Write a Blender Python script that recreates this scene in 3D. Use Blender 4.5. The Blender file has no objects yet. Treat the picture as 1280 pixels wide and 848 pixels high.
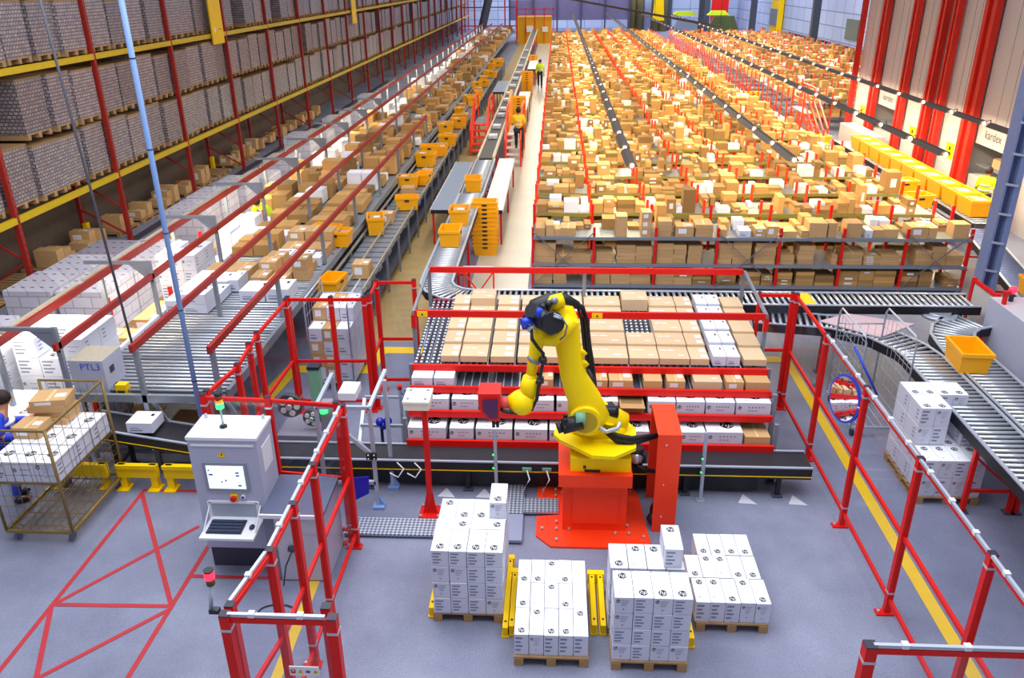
import bpy, math, random
from math import sin, cos, pi, radians, sqrt, tan, atan2
from mathutils import Vector, Matrix
SC = bpy.context.scene
COL = SC.collection
RN = random.Random(7)

# ---------------------------------------------------------------- camera numbers (also used to read points off the photo)
F = 1012.0; PITCH = radians(24.187); YAW = radians(3.2); ROLL = radians(-.618); H = 6.8
_f = Vector((-sin(YAW)*cos(PITCH), cos(YAW)*cos(PITCH), -sin(PITCH)))
_r0 = Vector((cos(YAW), sin(YAW), 0)); _u0 = _r0.cross(_f)
_r = _r0*cos(ROLL)+_u0*sin(ROLL); _u = -_r0*sin(ROLL)+_u0*cos(ROLL)
def _ray(x, y): return _f+_r*((x-640)/F)+_u*((424-y)/F)
def gz(x, y, z=0.0):
    d = _ray(x, y); t = (z-H)/d.z; return Vector((d.x*t, d.y*t, z))
def gy(x, y, Y):
    d = _ray(x, y); t = Y/d.y; return Vector((d.x*t, Y, H+d.z*t))
def gx(x, y, X):
    d = _ray(x, y); t = X/d.x; return Vector((X, d.y*t, H+d.z*t))

# ---------------------------------------------------------------- materials
def lin(h):
    h = h.lstrip('#'); o = []
    for i in (0, 2, 4):
        c = int(h[i:i+2], 16)/255; o.append(c/12.92 if c <= .04045 else ((c+.055)/1.055)**2.4)
    return (*o, 1)
MATS = {}
def mat(name, col, rough=.5, metal=0, emit=0, noise=0, nscale=8, rnd=0, island=0, bump=0, spec=.5, ecol=None):
    if name in MATS: return MATS[name]
    m = bpy.data.materials.new(name); m.use_nodes = True; nt = m.node_tree; N = nt.nodes; L = nt.links
    b = N['Principled BSDF']; c = lin(col) if isinstance(col, str) else (*col, 1)
    b.inputs['Base Color'].default_value = c; b.inputs['Roughness'].default_value = rough; b.inputs['Metallic'].default_value = metal
    b.inputs['Specular IOR Level'].default_value = spec
    out = None
    if noise or rnd or island:
        val = None
        def add(a, bsock):
            if a is None: return bsock
            n = N.new('ShaderNodeMath'); n.operation = 'ADD'; L.new(a, n.inputs[0]); L.new(bsock, n.inputs[1]); return n.outputs[0]
        def scaled(sock, s):
            n = N.new('ShaderNodeMath'); n.operation = 'MULTIPLY_ADD'; L.new(sock, n.inputs[0]); n.inputs[1].default_value = s; n.inputs[2].default_value = -s/2; return n.outputs[0]
        if noise:
            tc = N.new('ShaderNodeTexCoord'); nz = N.new('ShaderNodeTexNoise'); nz.inputs['Scale'].default_value = nscale; nz.inputs['Detail'].default_value = 6
            L.new(tc.outputs['Object'], nz.inputs['Vector']); val = add(val, scaled(nz.outputs['Fac'], noise*2))
        if rnd:
            oi = N.new('ShaderNodeObjectInfo'); val = add(val, scaled(oi.outputs['Random'], rnd))
        if island:
            g = N.new('ShaderNodeNewGeometry'); val = add(val, scaled(g.outputs['Random Per Island'], island))
        one = N.new('ShaderNodeMath'); one.operation = 'ADD'; one.inputs[1].default_value = 1; L.new(val, one.inputs[0])
        hs = N.new('ShaderNodeHueSaturation'); hs.inputs['Color'].default_value = c; L.new(one.outputs[0], hs.inputs['Value'])
        L.new(hs.outputs['Color'], b.inputs['Base Color'])
    if bump:
        tc = N.new('ShaderNodeTexCoord'); nz = N.new('ShaderNodeTexNoise'); nz.inputs['Scale'].default_value = nscale*4; bp = N.new('ShaderNodeBump'); bp.inputs['Strength'].default_value = bump
        L.new(tc.outputs['Object'], nz.inputs['Vector']); L.new(nz.outputs['Fac'], bp.inputs['Height']); L.new(bp.outputs['Normal'], b.inputs['Normal'])
    if emit:
        b.inputs['Emission Color'].default_value = lin(ecol) if ecol else c; b.inputs['Emission Strength'].default_value = emit
    MATS[name] = m; return m
RED = mat('red paint', '#dc1812', .45, noise=.06, spec=.3)
ORED = mat('orange red paint', '#ff3d0c', .45, noise=.08, nscale=5)
RAIL = mat('dimmed red rail paint', '#9c2016', .5, noise=.12, nscale=3)  # red darkened to carry the low light on the rack uprights
YEL = mat('yellow paint', '#fccf00', .45, noise=.05, spec=.25)
ROB = mat('robot yellow', '#ffdd00', .42, noise=.03, spec=.25)
RACKY = mat('rack beam yellow', '#cfae08', .5, noise=.1)
TOTE = mat('tote yellow plastic', '#ffb000', .4, rnd=.1)
GALV = mat('galvanised steel', '#8b929c', .45, .35, noise=.12, nscale=12)
DSTEEL = mat('dark steel', '#54586a', .5, .3, noise=.1)
CHROME = mat('bright roller steel', '#c9ced6', .28, .55, noise=.06)
WIRE = mat('bronze wire', '#8d7748', .45, .4)
BLACK = mat('black rubber', '#17171f', .5, noise=.1)
BELT = mat('black belt', '#232129', .55, noise=.25, nscale=30)
DARK = mat('dark plastic', '#26263a', .45)
WHITE = mat('white paint', '#e4e6ee', .5)
CAB = mat('cabinet light grey', '#b2b6cc', .5, noise=.04)
ALU = mat('aluminium', '#bcc4d2', .35, .4)
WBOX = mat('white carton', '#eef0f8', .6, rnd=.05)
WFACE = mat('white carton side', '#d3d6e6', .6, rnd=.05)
INK = mat('printed ink', '#15151f', .6)
GINK = mat('grey print', '#8085a0', .7)
CART = mat('brown carton', '#c49c6a', .75, rnd=.24, noise=.05, nscale=5)
PALE = mat('pale carton', '#d4b893', .75, rnd=.1, noise=.05, nscale=5)
CARTI = mat('brown carton field', '#b58a50', .75, island=.95)
TAPE = mat('carton tape', '#d6b782', .4, rnd=.2)
TAPEI = mat('carton label pale', '#e6d9c0', .6, island=.3)
LABEL = mat('paper label', '#e8e8ee', .6)
WOOD = mat('pallet wood', '#a8855a', .8, noise=.25, nscale=14)
GREEN = mat('pale green metal', '#79ad8f', .5)
BLUE = mat('blue plastic', '#1d3fc8', .4)
DBLUE = mat('deep blue sheet', '#1b12b4', .45)
POLEB = mat('light blue pipe', '#7fa2d8', .4)
COLG = mat('blue grey column paint', '#7180a8', .5, noise=.08)
LAMPW = mat('lit tube', '#fff6dd', .5, emit=9, ecol='#fff2cc')
REFL = mat('lamp housing', '#5b5048', .5, .2)
GLOWG = mat('green signal', '#2cff60', .3, emit=3.5)
GLOWR = mat('red signal', '#ff2038', .3, emit=3.5)
SCREEN = mat('lit screen', '#e6f4ff', .3, emit=.85, ecol='#e2f4fa')
VLMW = mat('machine panel', '#c6c2c0', .5, noise=.04)
VLMG = VLMW
TREAD = None
SKIN = mat('skin', '#c98a66', .6)
HAIR = mat('dark hair', '#2a1612', .7)
HIVIS = mat('hi-vis yellow', '#d8f000', .6)
TROUS = mat('dark trousers', '#232638', .8)
BJKT = mat('blue jacket', '#1f45d8', .6)
SILV = mat('reflective band', '#c8ccd4', .3)
TAPEY = mat('floor tape yellow', '#f0c400', .6, noise=.1, nscale=6)
TAPER = mat('floor tape red', '#b42a34', .65, noise=.15, nscale=6)
CORR = mat('cladding blue grey', '#aeb9d8', .6)

def glassmat():
    m = bpy.data.materials.new('clear panel'); m.use_nodes = True; N = m.node_tree.nodes; L = m.node_tree.links; N.clear()
    o = N.new('ShaderNodeOutputMaterial'); t = N.new('ShaderNodeBsdfTransparent'); g = N.new('ShaderNodeBsdfGlossy'); mx = N.new('ShaderNodeMixShader')
    t.inputs[0].default_value = (.955, .955, .97, 1); g.inputs['Roughness'].default_value = .05; mx.inputs[0].default_value = .05
    L.new(t.outputs[0], mx.inputs[1]); L.new(g.outputs[0], mx.inputs[2]); L.new(mx.outputs[0], o.inputs[0]); return m
CLEAR = glassmat()
def floormat():
    m = bpy.data.materials.new('concrete floor'); m.use_nodes = True; N = m.node_tree.nodes; L = m.node_tree.links; b = N['Principled BSDF']
    tc = N.new('ShaderNodeTexCoord'); a = N.new('ShaderNodeTexNoise'); a.inputs['Scale'].default_value = .45; a.inputs['Detail'].default_value = 9; a.inputs['Roughness'].default_value = .65
    c = N.new('ShaderNodeTexNoise'); c.inputs['Scale'].default_value = 45; c.inputs['Detail'].default_value = 3
    L.new(tc.outputs['Object'], a.inputs['Vector']); L.new(tc.outputs['Object'], c.inputs['Vector'])
    r = N.new('ShaderNodeValToRGB'); r.color_ramp.elements[0].position = .3; r.color_ramp.elements[0].color = lin('#686c84'); r.color_ramp.elements[1].position = .7; r.color_ramp.elements[1].color = lin('#8f94ab')
    L.new(a.outputs['Fac'], r.inputs[0])
    mx = N.new('ShaderNodeMix'); mx.data_type = 'RGBA'; mx.blend_type = 'OVERLAY'; mx.inputs['Factor'].default_value = .35
    L.new(r.outputs[0], mx.inputs['A']); L.new(c.outputs['Fac'], mx.inputs['B']); L.new(mx.outputs['Result'], b.inputs['Base Color'])
    b.inputs['Roughness'].default_value = .5; return m
FLOOR = floormat()
def brickmat(name, c1, c2, mortar, sx, sy, msz=.02, axis='YZ', rough=.6, rnd=0):
    m = bpy.data.materials.new(name); m.use_nodes = True; N = m.node_tree.nodes; L = m.node_tree.links; b = N['Principled BSDF']; b.inputs['Roughness'].default_value = rough
    tc = N.new('ShaderNodeTexCoord'); sp = N.new('ShaderNodeSeparateXYZ'); L.new(tc.outputs['Object'], sp.inputs[0])
    add = N.new('ShaderNodeMath'); add.operation = 'ADD'; L.new(sp.outputs['X'], add.inputs[0]); L.new(sp.outputs['Y'], add.inputs[1])
    cb = N.new('ShaderNodeCombineXYZ'); L.new(add.outputs[0], cb.inputs[0]); L.new(sp.outputs['Z'], cb.inputs[1])
    br = N.new('ShaderNodeTexBrick'); L.new(cb.outputs[0], br.inputs['Vector']); br.offset = .5 if axis == 'off' else 0
    br.inputs['Color1'].default_value = lin(c1); br.inputs['Color2'].default_value = lin(c2); br.inputs['Mortar'].default_value = lin(mortar)
    br.inputs['Scale'].default_value = 1; br.inputs['Brick Width'].default_value = sx; br.inputs['Row Height'].default_value = sy; br.inputs['Mortar Size'].default_value = msz
    col = br.outputs['Color']
    if rnd:
        oi = N.new('ShaderNodeObjectInfo'); n = N.new('ShaderNodeMath'); n.operation = 'MULTIPLY_ADD'; L.new(oi.outputs['Random'], n.inputs[0]); n.inputs[1].default_value = rnd; n.inputs[2].default_value = 1-rnd/2
        hs = N.new('ShaderNodeHueSaturation'); L.new(col, hs.inputs['Color']); L.new(n.outputs[0], hs.inputs['Value']); col = hs.outputs['Color']
    L.new(col, b.inputs['Base Color']); return m
LOAD = brickmat('small cartons under film', '#aca3a0', '#857d8c', '#544a48', .12, .085, .012, 'off', .3, .4)
WALLP = brickmat('panel cladding', '#b4c0e0', '#a8b4d4', '#6c789c', 2.4, 1.2, .04)
def treadmat():
    m = bpy.data.materials.new('perforated tread'); m.use_nodes = True; N = m.node_tree.nodes; L = m.node_tree.links; b = N['Principled BSDF']; b.inputs['Roughness'].default_value = .35; b.inputs['Metallic'].default_value = .4
    tc = N.new('ShaderNodeTexCoord'); mp = N.new('ShaderNodeMapping'); mp.inputs['Rotation'].default_value = (0, 0, pi/4); mp.inputs['Scale'].default_value = (26, 26, 26)
    ck = N.new('ShaderNodeTexChecker'); ck.inputs['Scale'].default_value = 1; ck.inputs['Color1'].default_value = lin('#c9d0e0'); ck.inputs['Color2'].default_value = lin('#6d7488')
    L.new(tc.outputs['Object'], mp.inputs['Vector']); L.new(mp.outputs[0], ck.inputs['Vector']); L.new(ck.outputs['Color'], b.inputs['Base Color']); return m
TREAD = treadmat()

# ---------------------------------------------------------------- mesh builder
class MB:
    def __init__(s): s.v = []; s.f = []; s.mi = []; s.m = []; s.sm = []
    def _m(s, m):
        if m not in s.m: s.m.append(m)
        return s.m.index(m)
    def face(s, pts, m, smooth=False):
        i = len(s.v); s.v += [tuple(p) for p in pts]; s.f.append(tuple(range(i, i+len(pts)))); s.mi.append(s._m(m)); s.sm.append(smooth)
    def hexa(s, p, m, top=None):
        i = len(s.v); s.v += [tuple(q) for q in p]; k = s._m(m); kt = s._m(top) if top else k
        for a, mm in (((3, 2, 1, 0), k), ((4, 5, 6, 7), kt), ((0, 1, 5, 4), k), ((1, 2, 6, 5), k), ((2, 3, 7, 6), k), ((3, 0, 4, 7), k)):
            s.f.append(tuple(i+j for j in a)); s.mi.append(mm); s.sm.append(False)
    def box(s, x0, x1, y0, y1, z0, z1, m, top=None):
        s.hexa([(x0, y0, z0), (x1, y0, z0), (x1, y1, z0), (x0, y1, z0), (x0, y0, z1), (x1, y0, z1), (x1, y1, z1), (x0, y1, z1)], m, top)
    def cbox(s, c, d, m, rz=0, top=None):
        x, y, z = c; a, b, h = d[0]/2, d[1]/2, d[2]/2; R = Matrix.Rotation(rz, 3, 'Z')
        s.hexa([Vector((x, y, z))+R@Vector(q) for q in ((-a, -b, -h), (a, -b, -h), (a, b, -h), (-a, b, -h), (-a, -b, h), (a, -b, h), (a, b, h), (-a, b, h))], m, top)
    def bar(s, p, q, w, h, m, up=(0, 0, 1)):
        p = Vector(p); q = Vector(q); d = (q-p).normalized(); u = Vector(up)
        if abs(d.dot(u)) > .98: u = Vector((0, 1, 0))
        sd = d.cross(u).normalized()*w/2; uu = sd.cross(d).normalized()*h/2
        s.hexa([p-sd-uu, p+sd-uu, q+sd-uu, q-sd-uu, p-sd+uu, p+sd+uu, q+sd+uu, q-sd+uu], m)
    def ring(s, c, d, u, rx, ry, n):
        sd = d.cross(u).normalized(); uu = sd.cross(d).normalized()
        return [c+sd*rx*cos(2*pi*k/n)+uu*ry*sin(2*pi*k/n) for k in range(n)]
    def loft(s, path, rad, m, n=12, up=(0, 0, 1), caps=True, fixed=None, smooth=True):
        P = [Vector(p) for p in path]; up = Vector(up); i0 = len(s.v); k = s._m(m)
        for j, p in enumerate(P):
            d = Vector(fixed) if fixed else ((P[min(j+1, len(P)-1)]-P[max(j-1, 0)]).normalized())
            u = up if abs(d.dot(up)) < .97 else Vector((0, 1, 0))
            r = rad[j] if isinstance(rad, (list, tuple)) else rad; rx, ry = r if isinstance(r, (list, tuple)) else (r, r)
            s.v += [tuple(q) for q in s.ring(p, d, u, rx, ry, n)]
        for j in range(len(P)-1):
            for t in range(n):
                a = i0+j*n+t; b = i0+j*n+(t+1) % n
                s.f.append((a, b, b+n, a+n)); s.mi.append(k); s.sm.append(smooth)
        if caps:
            s.f.append(tuple(i0+t for t in reversed(range(n)))); s.mi.append(k); s.sm.append(False)
            s.f.append(tuple(i0+(len(P)-1)*n+t for t in range(n))); s.mi.append(k); s.sm.append(False)
    def cyl(s, p, q, r, m, n=12, r2=None): s.loft([p, q], [r, r if r2 is None else r2], m, n)
    def tube(s, path, r, m, n=6): s.loft(path, r, m, n)
    def sph(s, c, r, m, n=10, sq=(1, 1, 1)):
        c = Vector(c); i0 = len(s.v); k = s._m(m); h = n//2+1
        for a in range(h+1):
            t = pi*a/h
            for b in range(n): s.v.append(tuple(c+Vector((r*sq[0]*sin(t)*cos(2*pi*b/n), r*sq[1]*sin(t)*sin(2*pi*b/n), r*sq[2]*cos(t)))))
        for a in range(h):
            for b in range(n):
                s.f.append((i0+a*n+b, i0+a*n+(b+1) % n, i0+(a+1)*n+(b+1) % n, i0+(a+1)*n+b)); s.mi.append(k); s.sm.append(True)
    def prism(s, pts, d, m, caps=None):
        d = Vector(d); A = [Vector(p) for p in pts]; B = [p+d for p in A]; n = len(A)
        s.face(list(reversed(A)), caps or m); s.face(B, caps or m)
        for i in range(n): s.face([A[i], A[(i+1) % n], B[(i+1) % n], B[i]], m)
    def text(s, body, size, origin, xd, yd, m, shear=0):
        V_, F_ = text_mesh(body, shear); o = Vector(origin); xd = Vector(xd).normalized(); yd = Vector(yd).normalized(); i = len(s.v)
        s.v += [tuple(o+xd*(x*size)+yd*(y*size)) for x, y in V_]; k = s._m(m)
        for f in F_: s.f.append(tuple(i+j for j in f)); s.mi.append(k); s.sm.append(False)
    def data(s, name, org=(0, 0, 0)):
        me = bpy.data.meshes.new(name); o = Vector(org)
        me.from_pydata([(x-o.x, y-o.y, z-o.z) for x, y, z in s.v], [], s.f)
        for m in s.m: me.materials.append(m)
        me.polygons.foreach_set('material_index', s.mi); me.polygons.foreach_set('use_smooth', s.sm); me.update(); return me
_TC = {}
def text_mesh(body, shear=0):
    if (body, shear) in _TC: return _TC[(body, shear)]
    cu = bpy.data.curves.new('t', 'FONT'); cu.body = body; cu.align_x = 'CENTER'; cu.align_y = 'CENTER'; cu.shear = shear; cu.resolution_u = 2
    ob = bpy.data.objects.new('t', cu); COL.objects.link(ob); dg = bpy.context.evaluated_depsgraph_get(); dg.update(); me = ob.evaluated_get(dg).to_mesh()
    r = ([(v.co.x, v.co.y) for v in me.vertices], [tuple(p.vertices) for p in me.polygons])
    ob.evaluated_get(dg).to_mesh_clear(); bpy.data.objects.remove(ob); bpy.data.curves.remove(cu); _TC[(body, shear)] = r; return r

def tag(o, label=None, cat=None, group=None, kind=None):
    if label: o['label'] = label
    if cat: o['category'] = cat
    if group: o['group'] = group
    if kind: o['kind'] = kind
    return o
def thing(name, label, cat, loc=(0, 0, 0), group=None, rz=0):
    o = bpy.data.objects.new(name, None); o.empty_display_size = .1; COL.objects.link(o); o.location = loc; o.rotation_euler.z = rz; return tag(o, label, cat, group)
def org(o):
    v = Vector((0, 0, 0))
    while o is not None: v += Vector(o.location); o = o.parent
    return v
def part(name, mb, parent, label=None):
    me = mb.data(name, org(parent)); o = bpy.data.objects.new(name, me); COL.objects.link(o); o.parent = parent
    if label: o['label'] = label
    return o
def solo(name, mb, label, cat, loc=(0, 0, 0), group=None, kind=None):
    o = bpy.data.objects.new(name, mb.data(name, loc)); COL.objects.link(o); o.location = loc; return tag(o, label, cat, group, kind)
def struct(name, mb, label=None):
    o = bpy.data.objects.new(name, mb.data(name)); COL.objects.link(o); o['kind'] = 'structure'
    if label: o['label'] = label
    return o
def clone(src, loc, rz=None, label=None, scale=None, group=None):
    r = src.copy(); COL.objects.link(r); r.location = loc
    if rz is not None: r.rotation_euler.z = rz
    if label: r['label'] = label
    if scale: r.scale = scale
    if group: r['group'] = group
    for ch in src.children:
        c = ch.copy(); COL.objects.link(c); c.parent = r
        for g in ch.children:
            d = g.copy(); COL.objects.link(d); d.parent = c
    return r
def layer(k, n): return 'bottom layer' if k == 0 else ('top layer' if k == n-1 else ordn(k)+' layer')
def ordn(i):
    w = ['first', 'second', 'third', 'fourth', 'fifth', 'sixth', 'seventh', 'eighth', 'ninth', 'tenth', 'eleventh', 'twelfth']
    if i < 12: return w[i]
    n = i+1; return str(n)+('th' if 10 <= n % 100 <= 20 else {1: 'st', 2: 'nd', 3: 'rd'}.get(n % 10, 'th'))
def from_left(i, n):
    if n == 1: return 'only one'
    if i == 0: return 'leftmost'
    if i == n-1: return 'rightmost'
    return ordn(i)+' from left'
def proto_done(o):   # drop an unused prototype
    for c in list(o.children):
        for g in list(c.children): bpy.data.objects.remove(g)
        bpy.data.objects.remove(c)
    bpy.data.objects.remove(o)
# ================================================================ SETTING
m = MB(); m.box(-16, 25, 2.5, 122, -.1, 0, FLOOR); struct('floor', m)
m = MB(); m.box(-16, 25, 121, 121.4, 0, 14, WALLP); struct('wall_back', m)
m = MB(); m.box(24.6, 25, 38, 121, 0, 14, WALLP); struct('wall_right', m)
m = MB(); m.box(-16.4, -16, 8, 121, 0, 9, mat('left wall dark cladding', '#4b4550', .7)); struct('wall_left', m)
def tape(name, label, segs, w, m_, z=.004):
    b = MB()
    for p, q in segs:
        p = Vector((*p, 0)); q = Vector((*q, 0)); d = (q-p).normalized(); s_ = Vector((-d.y, d.x, 0))*w/2; e = d*w*.4
        b.face([p-e-s_+Vector((0, 0, z)), q+e-s_+Vector((0, 0, z)), q+e+s_+Vector((0, 0, z)), p-e+s_+Vector((0, 0, z))], m_); z += .0003
    return solo(name, b, label, 'floor marking')
xl, xr = -5.93, -4.49
tape('floor_tape', 'red taped keep-clear hatching on the floor left of the control cabinet', [((xl, 9.56), (xl, 4.2)), ((xr, 9.0), (xr, 4.2)), ((xl, 9.58), (-5.0, 9.58)), ((xl, 9.5), (xr, 7.25)), ((xl, 7.2), (-4.8, 8.75)), ((xl, 7.22), (xr, 7.25)), ((xl, 7.2), (xr-.45, 4.9)), ((xr, 7.2), (xl, 5.6)), ((xr, 7.78), (-2.75, 7.78)), ((xl, 5.6), (xr, 4.4))], .058, TAPER)
tape('floor_tape', 'yellow tape line on the floor just outside the right hand fence', [((4.48, 14.4), (4.48, 4.0))], .16, TAPEY)
tape('floor_tape', 'yellow tape line crossing the floor behind the carton flow rack on the right', [((3.4, 14.3), (4.4, 14.3))], .26, TAPEY)
tape('floor_tape', 'yellow tape line slanting under the red gate beside the control cabinet', [((-2.9, 3.9), (-2.9, 8.75))], .12, TAPEY)
tape('floor_tape', 'wide yellow tape line on the floor of the walled walkway behind the strapping frame', [((-4.85, 13.6), (-3.5, 13.6)), ((-3.5, 13.6), (-3.45, 14.5)), ((-3.45, 14.5), (-2.3, 14.5)), ((-5.1, 12.3), (-4.95, 13.6))], .3, TAPEY)
for cx, l in ((-1.5, 'leftmost white floor triangle, beside the red stand'), (-.95, 'white floor triangle in front of the belt, left of the robot'), (2.75, 'white floor triangle in front of the belt, right of the red box post'), (3.45, 'rightmost white floor triangle, near the end of the belt')):
    b = MB(); b.face([(cx-.13, 9.58, .004), (cx+.13, 9.56, .004), (cx-.02, 9.8, .004)], mat('worn white marker', '#c9ccd6', .6)); solo('floor_marker', b, l, 'floor marking')
# centre aisle strip: floor sheen put into a lighter colour
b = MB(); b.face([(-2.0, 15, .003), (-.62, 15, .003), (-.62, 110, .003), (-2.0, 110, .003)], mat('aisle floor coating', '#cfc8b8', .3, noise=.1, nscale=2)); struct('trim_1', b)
b = MB(); b.face([(-4.05, 14.9, .0035), (-2.7, 14.9, .0035), (-2.7, 110, .0035), (-4.05, 110, .0035)], mat('aisle floor worn brown', '#ab9260', .55, noise=.25, nscale=3)); struct('trim_2', b)
b = MB(); b.face([(-12.2, 12, .003), (-11.9, 12, .003), (-11.9, 60, .003), (-12.2, 60, .003)], mat('guide rail', '#3d3a48', .5)); struct('trim_3', b)

# ================================================================ ROBOT CELL
def bolt(b, x, y, z): b.cyl((x, y, z), (x, y, z+.035), .018, CHROME, 8)
t = thing('robot_base_plate', 'orange red bolted steel floor plate under the robot pedestal', 'floor plate', (.5, 9.1, 0))
b = MB(); b.prism([(-.2, 8.72, 0), (0, 8.5, 0), (1.2, 8.5, 0), (1.3, 8.62, 0), (1.24, 9.6, 0), (1.15, 10.0, 0), (-.05, 10.0, 0), (-.2, 9.88, 0), (-.2, 9.52, 0), (.1, 9.5, 0), (.1, 9.18, 0), (-.2, 9.14, 0)], (0, 0, .03), ORED); part('plate', b, t)
for x, y in ((-.12, 8.85), (.07, 8.85), (.24, 8.85), (.07, 8.62), (.07, 9.0), (.85, 8.78), (1.03, 8.78), (1.22, 8.72), (1.02, 8.95), (-.12, 9.75), (.06, 9.75), (.06, 9.6), (.06, 9.9), (1.12, 9.75)):
    b = MB(); bolt(b, x, y, .03); part('bolt', b, t, 'chrome bolt')
t = thing('robot_pedestal', 'tall orange red welded steel pedestal carrying the yellow robot', 'pedestal', (.57, 9.15, .03))
b = MB(); b.box(.15, .99, 8.86, 9.62, .03, .94, ORED); part('column', b, t)
b = MB(); b.box(.28, .87, 8.83, 8.86, .16, .85, ORED); part('front_panel', b, t)
b = MB(); b.box(.09, 1.03, 8.72, 9.7, .94, .98, ORED); b.box(.09, 1.03, 8.72, 8.76, .80, .94, ORED); b.box(.09, .13, 8.76, 9.7, .80, .94, ORED); b.box(.99, 1.03, 8.76, 9.7, .80, .94, ORED); part('top_plate', b, t)
# yellow robot
t = thing('industrial_robot', 'yellow six axis robot arm reaching left over the carton conveyor', 'robot', (.6, 9.2, .98))
b = MB(); b.prism([(.24, 8.82, .98), (1.01, 8.82, .98), (1.01, 9.6, .98), (.24, 9.6, .98)], (0, 0, .2), ROB); b.cyl((.62, 9.2, 1.18), (.62, 9.2, 1.3), .34, ROB, 24)
b.cyl((.42, 8.80, 1.05), (.42, 8.83, 1.05), .02, DARK, 8); b.box(.42, .62, 8.80, 8.82, .985, 1.01, DARK); part('base', b, t)
b = MB()
oc = [(.02, 9.12), (.1, 8.98), (.5, 8.62), (.78, 8.6), (1.06, 8.82), (1.1, 9.3), (.9, 9.66), (.3, 9.66), (.06, 9.4)]
b.prism([(x, y, 1.30) for x, y in oc], (0, 0, .05), ROB); part('turntable_shield', b, t)
b = MB()
b.loft([(.60, 9.3, 1.33), (.62, 9.3, 1.5), (.66, 9.3, 1.58)], [(.40, .30), (.38, .26), (.30, .2)], ROB, 20)
b.loft([(.30, 9.3, 1.62), (.5, 9.28, 1.6), (.75, 9.3, 1.5), (.98, 9.3, 1.45)], [(.20, .19), (.22, .21), (.19, .17), (.12, .1)], ROB, 18)
part('rotating_body', b, t)
def AT(x, y, Y): v = gy(x, y, Y); return v
b = MB(); J2 = Vector((.36, 9.0, 1.70)); E_ = AT(704, 398, 9.0)
b.loft([J2+Vector((.14, 0, -.22)), J2+Vector((.10, 0, -.04)), J2+Vector((.03, 0, .26)), J2.lerp(E_, .42), J2.lerp(E_, .72), J2.lerp(E_, .93)+Vector((.02, 0, 0)), E_+Vector((-.02, 0, .1)), E_+Vector((-.1, 0, .18))],
       [(.13, .13), (.14, .27), (.13, .21), (.12, .165), (.115, .155), (.12, .17), (.11, .15), (.07, .06)], ROB, 22, up=(1, 0, 0))
for k, (tt, off) in enumerate(((.3, .17), (.55, .165), (.66, .165))):
    p = J2.lerp(E_, tt)+Vector((off, -.02, 0)); b.loft([p+Vector((-.03, 0, -.07)), p+Vector((.01, 0, 0)), p+Vector((-.03, 0, .07))], [.03, .05, .03], ROB, 8)
part('lower_arm', b, t)
b = MB(); b.cyl(J2+Vector((.05, -.02, .02)), J2+Vector((.05, -.2, .02)), .19, ROB, 24); b.cyl(J2+Vector((.05, -.2, .02)), J2+Vector((.05, -.215, .02)), .15, mat('joint cover', '#b89a10', .6), 24); part('shoulder_joint', b, t)  # shade of the joint recess put into a darker yellow disc
b = MB(); c = J2+Vector((-.08, -.22, .0)); b.cyl(c+Vector((.09, .02, .03)), c+Vector((-.16, -.02, -.03)), .10, BLACK, 16); b.cyl(c+Vector((-.16, -.02, -.03)), c+Vector((-.22, -.03, -.05)), .07, DARK, 14); b.cyl(c+Vector((.12, .02, .08)), c+Vector((.0, 0, .08)), .085, GREEN, 14)
for a in range(5): b.sph(c+Vector((-.12, -.1*cos(a), .1*sin(a))), .03, BLACK, 6)
part('shoulder_motor', b, t, 'black servo motor with green cap')
b = MB(); c = AT(758, 516, 9.25); b.cbox(c, (.22, .2, .2), BLACK, .3); b.cyl(c+Vector((-.16, -.05, .06)), c+Vector((.14, -.02, .02)), .085, BLACK, 12); b.cyl(c+Vector((-.04, -.02, -.2)), c+Vector((-.04, -.02, .02)), .08, DARK, 12); b.cbox(c+Vector((.05, -.1, .09)), (.12, .06, .05), DARK)
part('body_motor', b, t, 'black motor block')
b = MB(); c = AT(796, 572, 9.3); b.cyl(c+Vector((0, 0, -.1)), c+Vector((0, 0, .16)), .085, BLACK, 14); b.sph(c+Vector((-.01, -.05, .02)), .085, CHROME, 10); b.cyl(c+Vector((.02, 0, -.02)), c+Vector((.12, 0, -.02)), .06, DARK, 12)
part('base_motor', b, t, 'dark base motor')
# elbow casting, forearm, wrist
b = MB(); A1 = AT(686, 396, 8.85)
b.loft([AT(716, 398, 8.86), AT(706, 412, 8.85), AT(690, 424, 8.83), AT(676, 424, 8.82), AT(668, 412, 8.82), AT(671, 398, 8.82)], [.09, .10, .10, .09, .075, .05], ROB, 14)
b.loft([AT(704, 374, 8.95), AT(692, 378, 8.92), AT(684, 384, 8.88)], [.08, .09, .05], ROB, 12)
part('elbow_casting', b, t)
b = MB(); W0 = AT(656, 498, 8.75)
b.loft([AT(676, 408, 8.8), AT(671, 430, 8.8), AT(667, 450, 8.78), AT(664, 468, 8.78)], [.095, .085, .07, .062], ROB, 16)
b.loft([AT(664, 468, 8.78), AT(661, 480, 8.77)], [.062, .075], ROB, 16)
part('forearm', b, t)
b = MB(); b.loft([AT(664, 472, 8.76), AT(662, 482, 8.76), AT(660, 494, 8.75)], [.10, .115, .10], ROB, 16); b.sph(AT(653, 503, 8.74), .165, ROB, 16); b.loft([AT(660, 500, 8.74), AT(645, 501, 8.74), AT(637, 503, 8.74)], [.12, .12, .08], ROB, 16, up=(0, 1, 0)); part('wrist', b, t)
for (px, py) in ((668, 449), (665, 474)): b = MB(); c = AT(px, py, 8.78); b.cyl(c+Vector((-.01, 0, -.02)), c+Vector((.01, 0, .02)), .088, GALV, 14); b.cbox(c+Vector((.1, -.02, 0)), (.09, .06, .07), BLACK); part('cable_clamp', b, t)
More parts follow.
